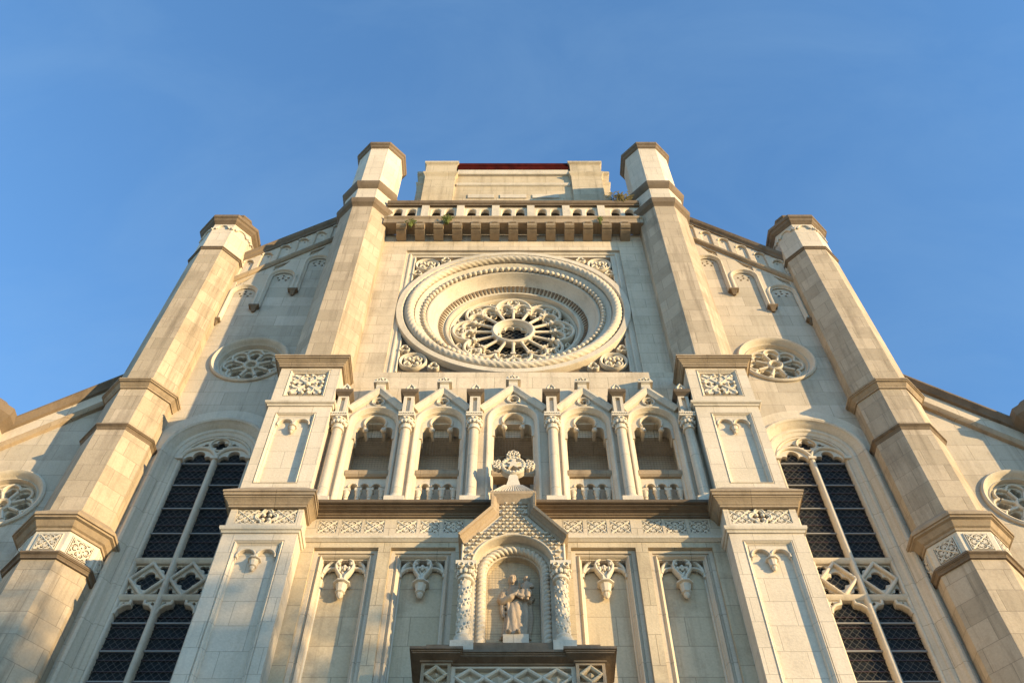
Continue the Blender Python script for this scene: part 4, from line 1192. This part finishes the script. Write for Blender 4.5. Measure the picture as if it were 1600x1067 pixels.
m.ball((hx, -.045, hz), .098, 18, 14, (.85, 1, 1.22))
# veil over the head, falling to the shoulders
rg = []
for i in range(14):
    t = i / 13; z = hz + .125 - t * .36; r = [.02, .075, .1, .112, .118, .12, .122, .125, .132, .142, .155, .17, .185, .195][i]
    rg.append([(hx + r * math.cos(ph) * (1 if t < .5 else 1.08), .035 + r * .9 * max(math.sin(ph), -.35 if t > .22 else -.9), z) for ph in [2 * PI * j / 28 for j in range(28)]])
m.rings(rg, True, True, True)
m.ball((hx, -.148, hz - .005), .015, 8, 6, (1, 1.3, 2.2)); m.ball((hx, -.136, hz - .058), .024, 8, 6, (1.3, .6, .5)); m.ball((hx, -.122, hz - .098), .03, 8, 6)
for e in (-1, 1): m.ball((hx + e * .036, -.13, hz + .03), .019, 8, 6, (1.3, .7, .5))
m.ball((hx, -.12, hz + .055), .054, 8, 6, (1.1, .5, .35))
# right arm bent across the body, left arm carrying the child
m.tube([(-.19, -.01, 1.08), (-.255, -.05, .86), (-.22, -.1, .79), (-.08, -.19, .83), (.03, -.215, .9)], [.085, .085, .08, .06, .035], 14)
m.tube([(.19, -.01, 1.08), (.265, -.06, .88), (.24, -.12, .8), (.13, -.21, .82), (.03, -.23, .85)], [.085, .08, .075, .055, .035], 14)
for k in range(4):
    m.tube([(.03, -.21 - .004 * k, .875 + .016 * k), (.075, -.235, .885 + .017 * k), (.11, -.225, .88 + .017 * k)], [.012, .011, .008], 6)
    m.tube([(.04, -.225, .83 + .015 * k), (.0, -.245, .835 + .015 * k), (-.03, -.24, .83 + .015 * k)], [.011, .01, .008], 6)
m.tube([(.02, -.22, .935), (.05, -.24, .965)], [.014, .01], 6)
# mantle swags: sleeves hanging from both forearms, diagonal folds over the hips
for pts, r in (([(-.24, -.06, .8), (-.24, -.07, .62), (-.21, -.09, .45)], .05), ([(-.14, -.12, .78), (-.12, -.14, .45), (-.16, -.15, .05)], .035), ([(-.02, -.14, .7), (.0, -.16, .35), (-.03, -.17, .04)], .035), ([(.08, -.13, .7), (.1, -.15, .35), (.08, -.16, .04)], .035),
               ([(.24, -.05, .8), (.26, -.05, .5), (.24, -.04, .12)], .06), ([(.17, -.12, .78), (.19, -.12, .45), (.18, -.12, .06)], .045),
               ([(-.2, -.11, .68), (-.04, -.15, .58), (.14, -.13, .66)], .026), ([(-.2, -.11, .56), (-.02, -.16, .42), (.15, -.13, .54)], .026)):
    m.tube(pts, [r * .8, r, r * .6], 10)
for e in (-.12, .03): m.ball((e, -.2, .03), .05, 10, 8, (1, 1.7, .7))
fuse(m, 'mother_figure', STAT, statue, .010, .5, 1)
m = MB(SXF @ Matrix.Translation((.19, -.13, 1.04)) @ Matrix.Rotation(R(-12), 4, 'Z') @ Matrix.Scale(.86, 4))
cx, cy, cz = 0, 0, 0
m.tube([(cx, cy, cz - .13), (cx + .005, cy, cz + .04), (cx + .01, cy + .01, cz + .18), (cx + .01, cy + .01, cz + .25)], [.11, .1, .085, .035], 16)
m.ball((cx + .01, cy - .01, cz + .32), .072, 16, 12, (.9, 1, 1.1)); m.ball((cx + .01, cy + .015, cz + .345), .074, 14, 10)
m.ball((cx + .01, cy - .083, cz + .315), .012, 6, 5); m.ball((cx + .01, cy - .075, cz + .285), .014, 6, 5, (1.3, .6, .5))
for e in (-1, 1):
    m.ball((cx + .01 + e * .066, cy, cz + .315), .018, 6, 5, (.6, 1, 1.3)); m.ball((cx + .01 + e * .026, cy - .066, cz + .335), .013, 6, 5)
m.tube([(cx - .07, cy, cz + .16), (cx - .13, cy - .05, cz + .08), (cx - .12, cy - .12, cz + .13)], [.045, .04, .026], 12)
m.tube([(cx + .09, cy, cz + .16), (cx + .14, cy - .03, cz + .04), (cx + .11, cy - .1, cz - .01)], [.045, .04, .026], 12)
for k in range(4):
    m.tube([(cx - .138 + .012 * k, cy - .12, cz + .135), (cx - .138 + .012 * k, cy - .135, cz + .17 + .004 * (k % 3))], [.009, .007], 6)
    m.tube([(cx + .095 + .012 * k, cy - .1, cz - .01), (cx + .095 + .012 * k, cy - .13, cz - .025 - .004 * (k % 3))], [.009, .007], 6)
# short robe over bent legs, feet showing
m.tube([(cx - .03, cy, cz - .1), (cx - .06, cy - .1, cz - .14), (cx - .07, cy - .1, cz - .26)], [.09, .085, .06], 14)
m.tube([(cx + .04, cy, cz - .1), (cx + .06, cy - .1, cz - .15), (cx + .05, cy - .1, cz - .3)], [.09, .085, .06], 14)
for x, z in ((cx - .075, cz - .3), (cx + .045, cz - .34)):
    m.tube([(x, cy - .1, z + .05), (x, cy - .11, z), (x, cy - .15, z - .02)], [.03, .028, .02], 10)
fuse(m, 'child_figure', STAT, statue, .009, .5, 1)

# ------------------------------------------------------------------ weeds growing on the ledges
def weed(name, x, y, z, h, n, spread, mat, label, seed):
    random.seed(seed); m = MB()
    for i in range(n):
        a = random.uniform(0, 2 * PI); s = random.uniform(.3, 1) * spread; hh = h * random.uniform(.5, 1)
        x0, y0 = x + random.uniform(-.25, .25) * spread, y + random.uniform(-.05, .05)
        p1 = (x0 + s * .4 * math.cos(a), y0 - abs(s * .3 * math.sin(a)), z + hh * .6); p2 = (x0 + s * math.cos(a), y0 - abs(s * .5 * math.sin(a)), z + hh * random.uniform(.6, 1.0))
        m.tube([(x0, y0, z - .03), p1, p2], [.008, .009, .003], 4)
        for k in range(3):
            t = random.random(); q = tuple(p1[d] + (p2[d] - p1[d]) * t for d in range(3)); b = random.uniform(0, 2 * PI); l = h * .22
            m.add([q, (q[0] + l * .5 * math.cos(b) - .015, q[1] - .02, q[2] + l * .5), (q[0] + l * math.cos(b), q[1] - .03, q[2] + l * .6), (q[0] + l * .5 * math.cos(b) + .02, q[1] - .01, q[2] + l * .2)], [(0, 1, 2, 3)])
    o = m.build(name, mat, None, 0)
    tag(o, label, 'weed')
    return o
weed('weed', -3.62, 15.42, 33.2, .45, 26, .22, GREEN, 'small drooping weed at the left end of the corbel row, nearest the turret', 1)
weed('weed', -2.36, 15.42, 33.45, .5, 40, .26, GREEN, 'bushiest spiky green tuft sprouting above the third corbel from the left turret', 2)
weed('weed', 3.08, 15.42, 33.45, .5, 14, .16, GREEN, 'thin upright weed above the corbel row near the right turret', 3)
weed('dry_bush', 3.95, 15.45, 35.2, .55, 70, .6, STRAW, 'spreading dry bush growing on the balustrade coping beside the right turret', 4)

# ------------------------------------------------------------------ trees across the square, whose crowns shade the foot of the front
def tree(base, h, cr, label, seed, nl=5200):
    random.seed(seed)
    o = bpy.data.objects.new('tree', None); COL.objects.link(o); o.location = base; tag(o, label, 'tree', 'trees across the square')
    m = MB(); x, y, z = base
    m.tube([(x, y, 0), (x + .2, y, h * .3), (x, y + .3, h * .6), (x, y, h * .92)], [.5, .4, .28, .05], 10)
    cl = []
    for i in range(46):
        a = random.uniform(0, 2 * PI); t = random.random(); hz = h * (.38 + .62 * t); rr = cr * math.sqrt(max(.05, 1 - (2 * t - .85) ** 2 * .75)) * math.sqrt(random.uniform(.1, 1))
        p = (x + rr * math.cos(a), y + rr * math.sin(a), hz); cl.append(p)
        if i % 3 == 0: m.tube([(x, y, hz * .72), ((x + p[0]) / 2, (y + p[1]) / 2, hz * .9), p], [.14, .09, .03], 6)
    m.build('trunk', BARK, o)
    m = MB()
    for i in range(nl):
        c = random.choice(cl); s = random.gauss(0, 1.0), random.gauss(0, 1.0), random.gauss(0, .8)
        p = Vector((c[0] + s[0], c[1] + s[1], c[2] + s[2])); u = Vector((random.gauss(0, 1), random.gauss(0, 1), random.gauss(0, 1))).normalized(); w = u.orthogonal().normalized(); l = random.uniform(.18, .34)
        m.add([p - u * l, p + w * l * .5, p + u * l, p - w * l * .5], [(0, 1, 2, 3)])
    m.build('crown', LEAF, o, 0)

# each crown stands where its shadow falls on the low left of the front
def shade_spot(px, pz, t): return Vector((px, 15, pz)) + SDIR * t
for i, (px, pz, t, cr, lab) in enumerate(((-8.6, 16.6, 66, 3.6, 'tall rounded tree across the square, the taller of two'), (-3.9, 13.6, 54, 3.0, 'shorter spreading tree across the square, nearer the church front'))):
    q = shade_spot(px, pz, t)
    tree((q.x, q.y, 0), q.z, cr, lab, 20 + i)
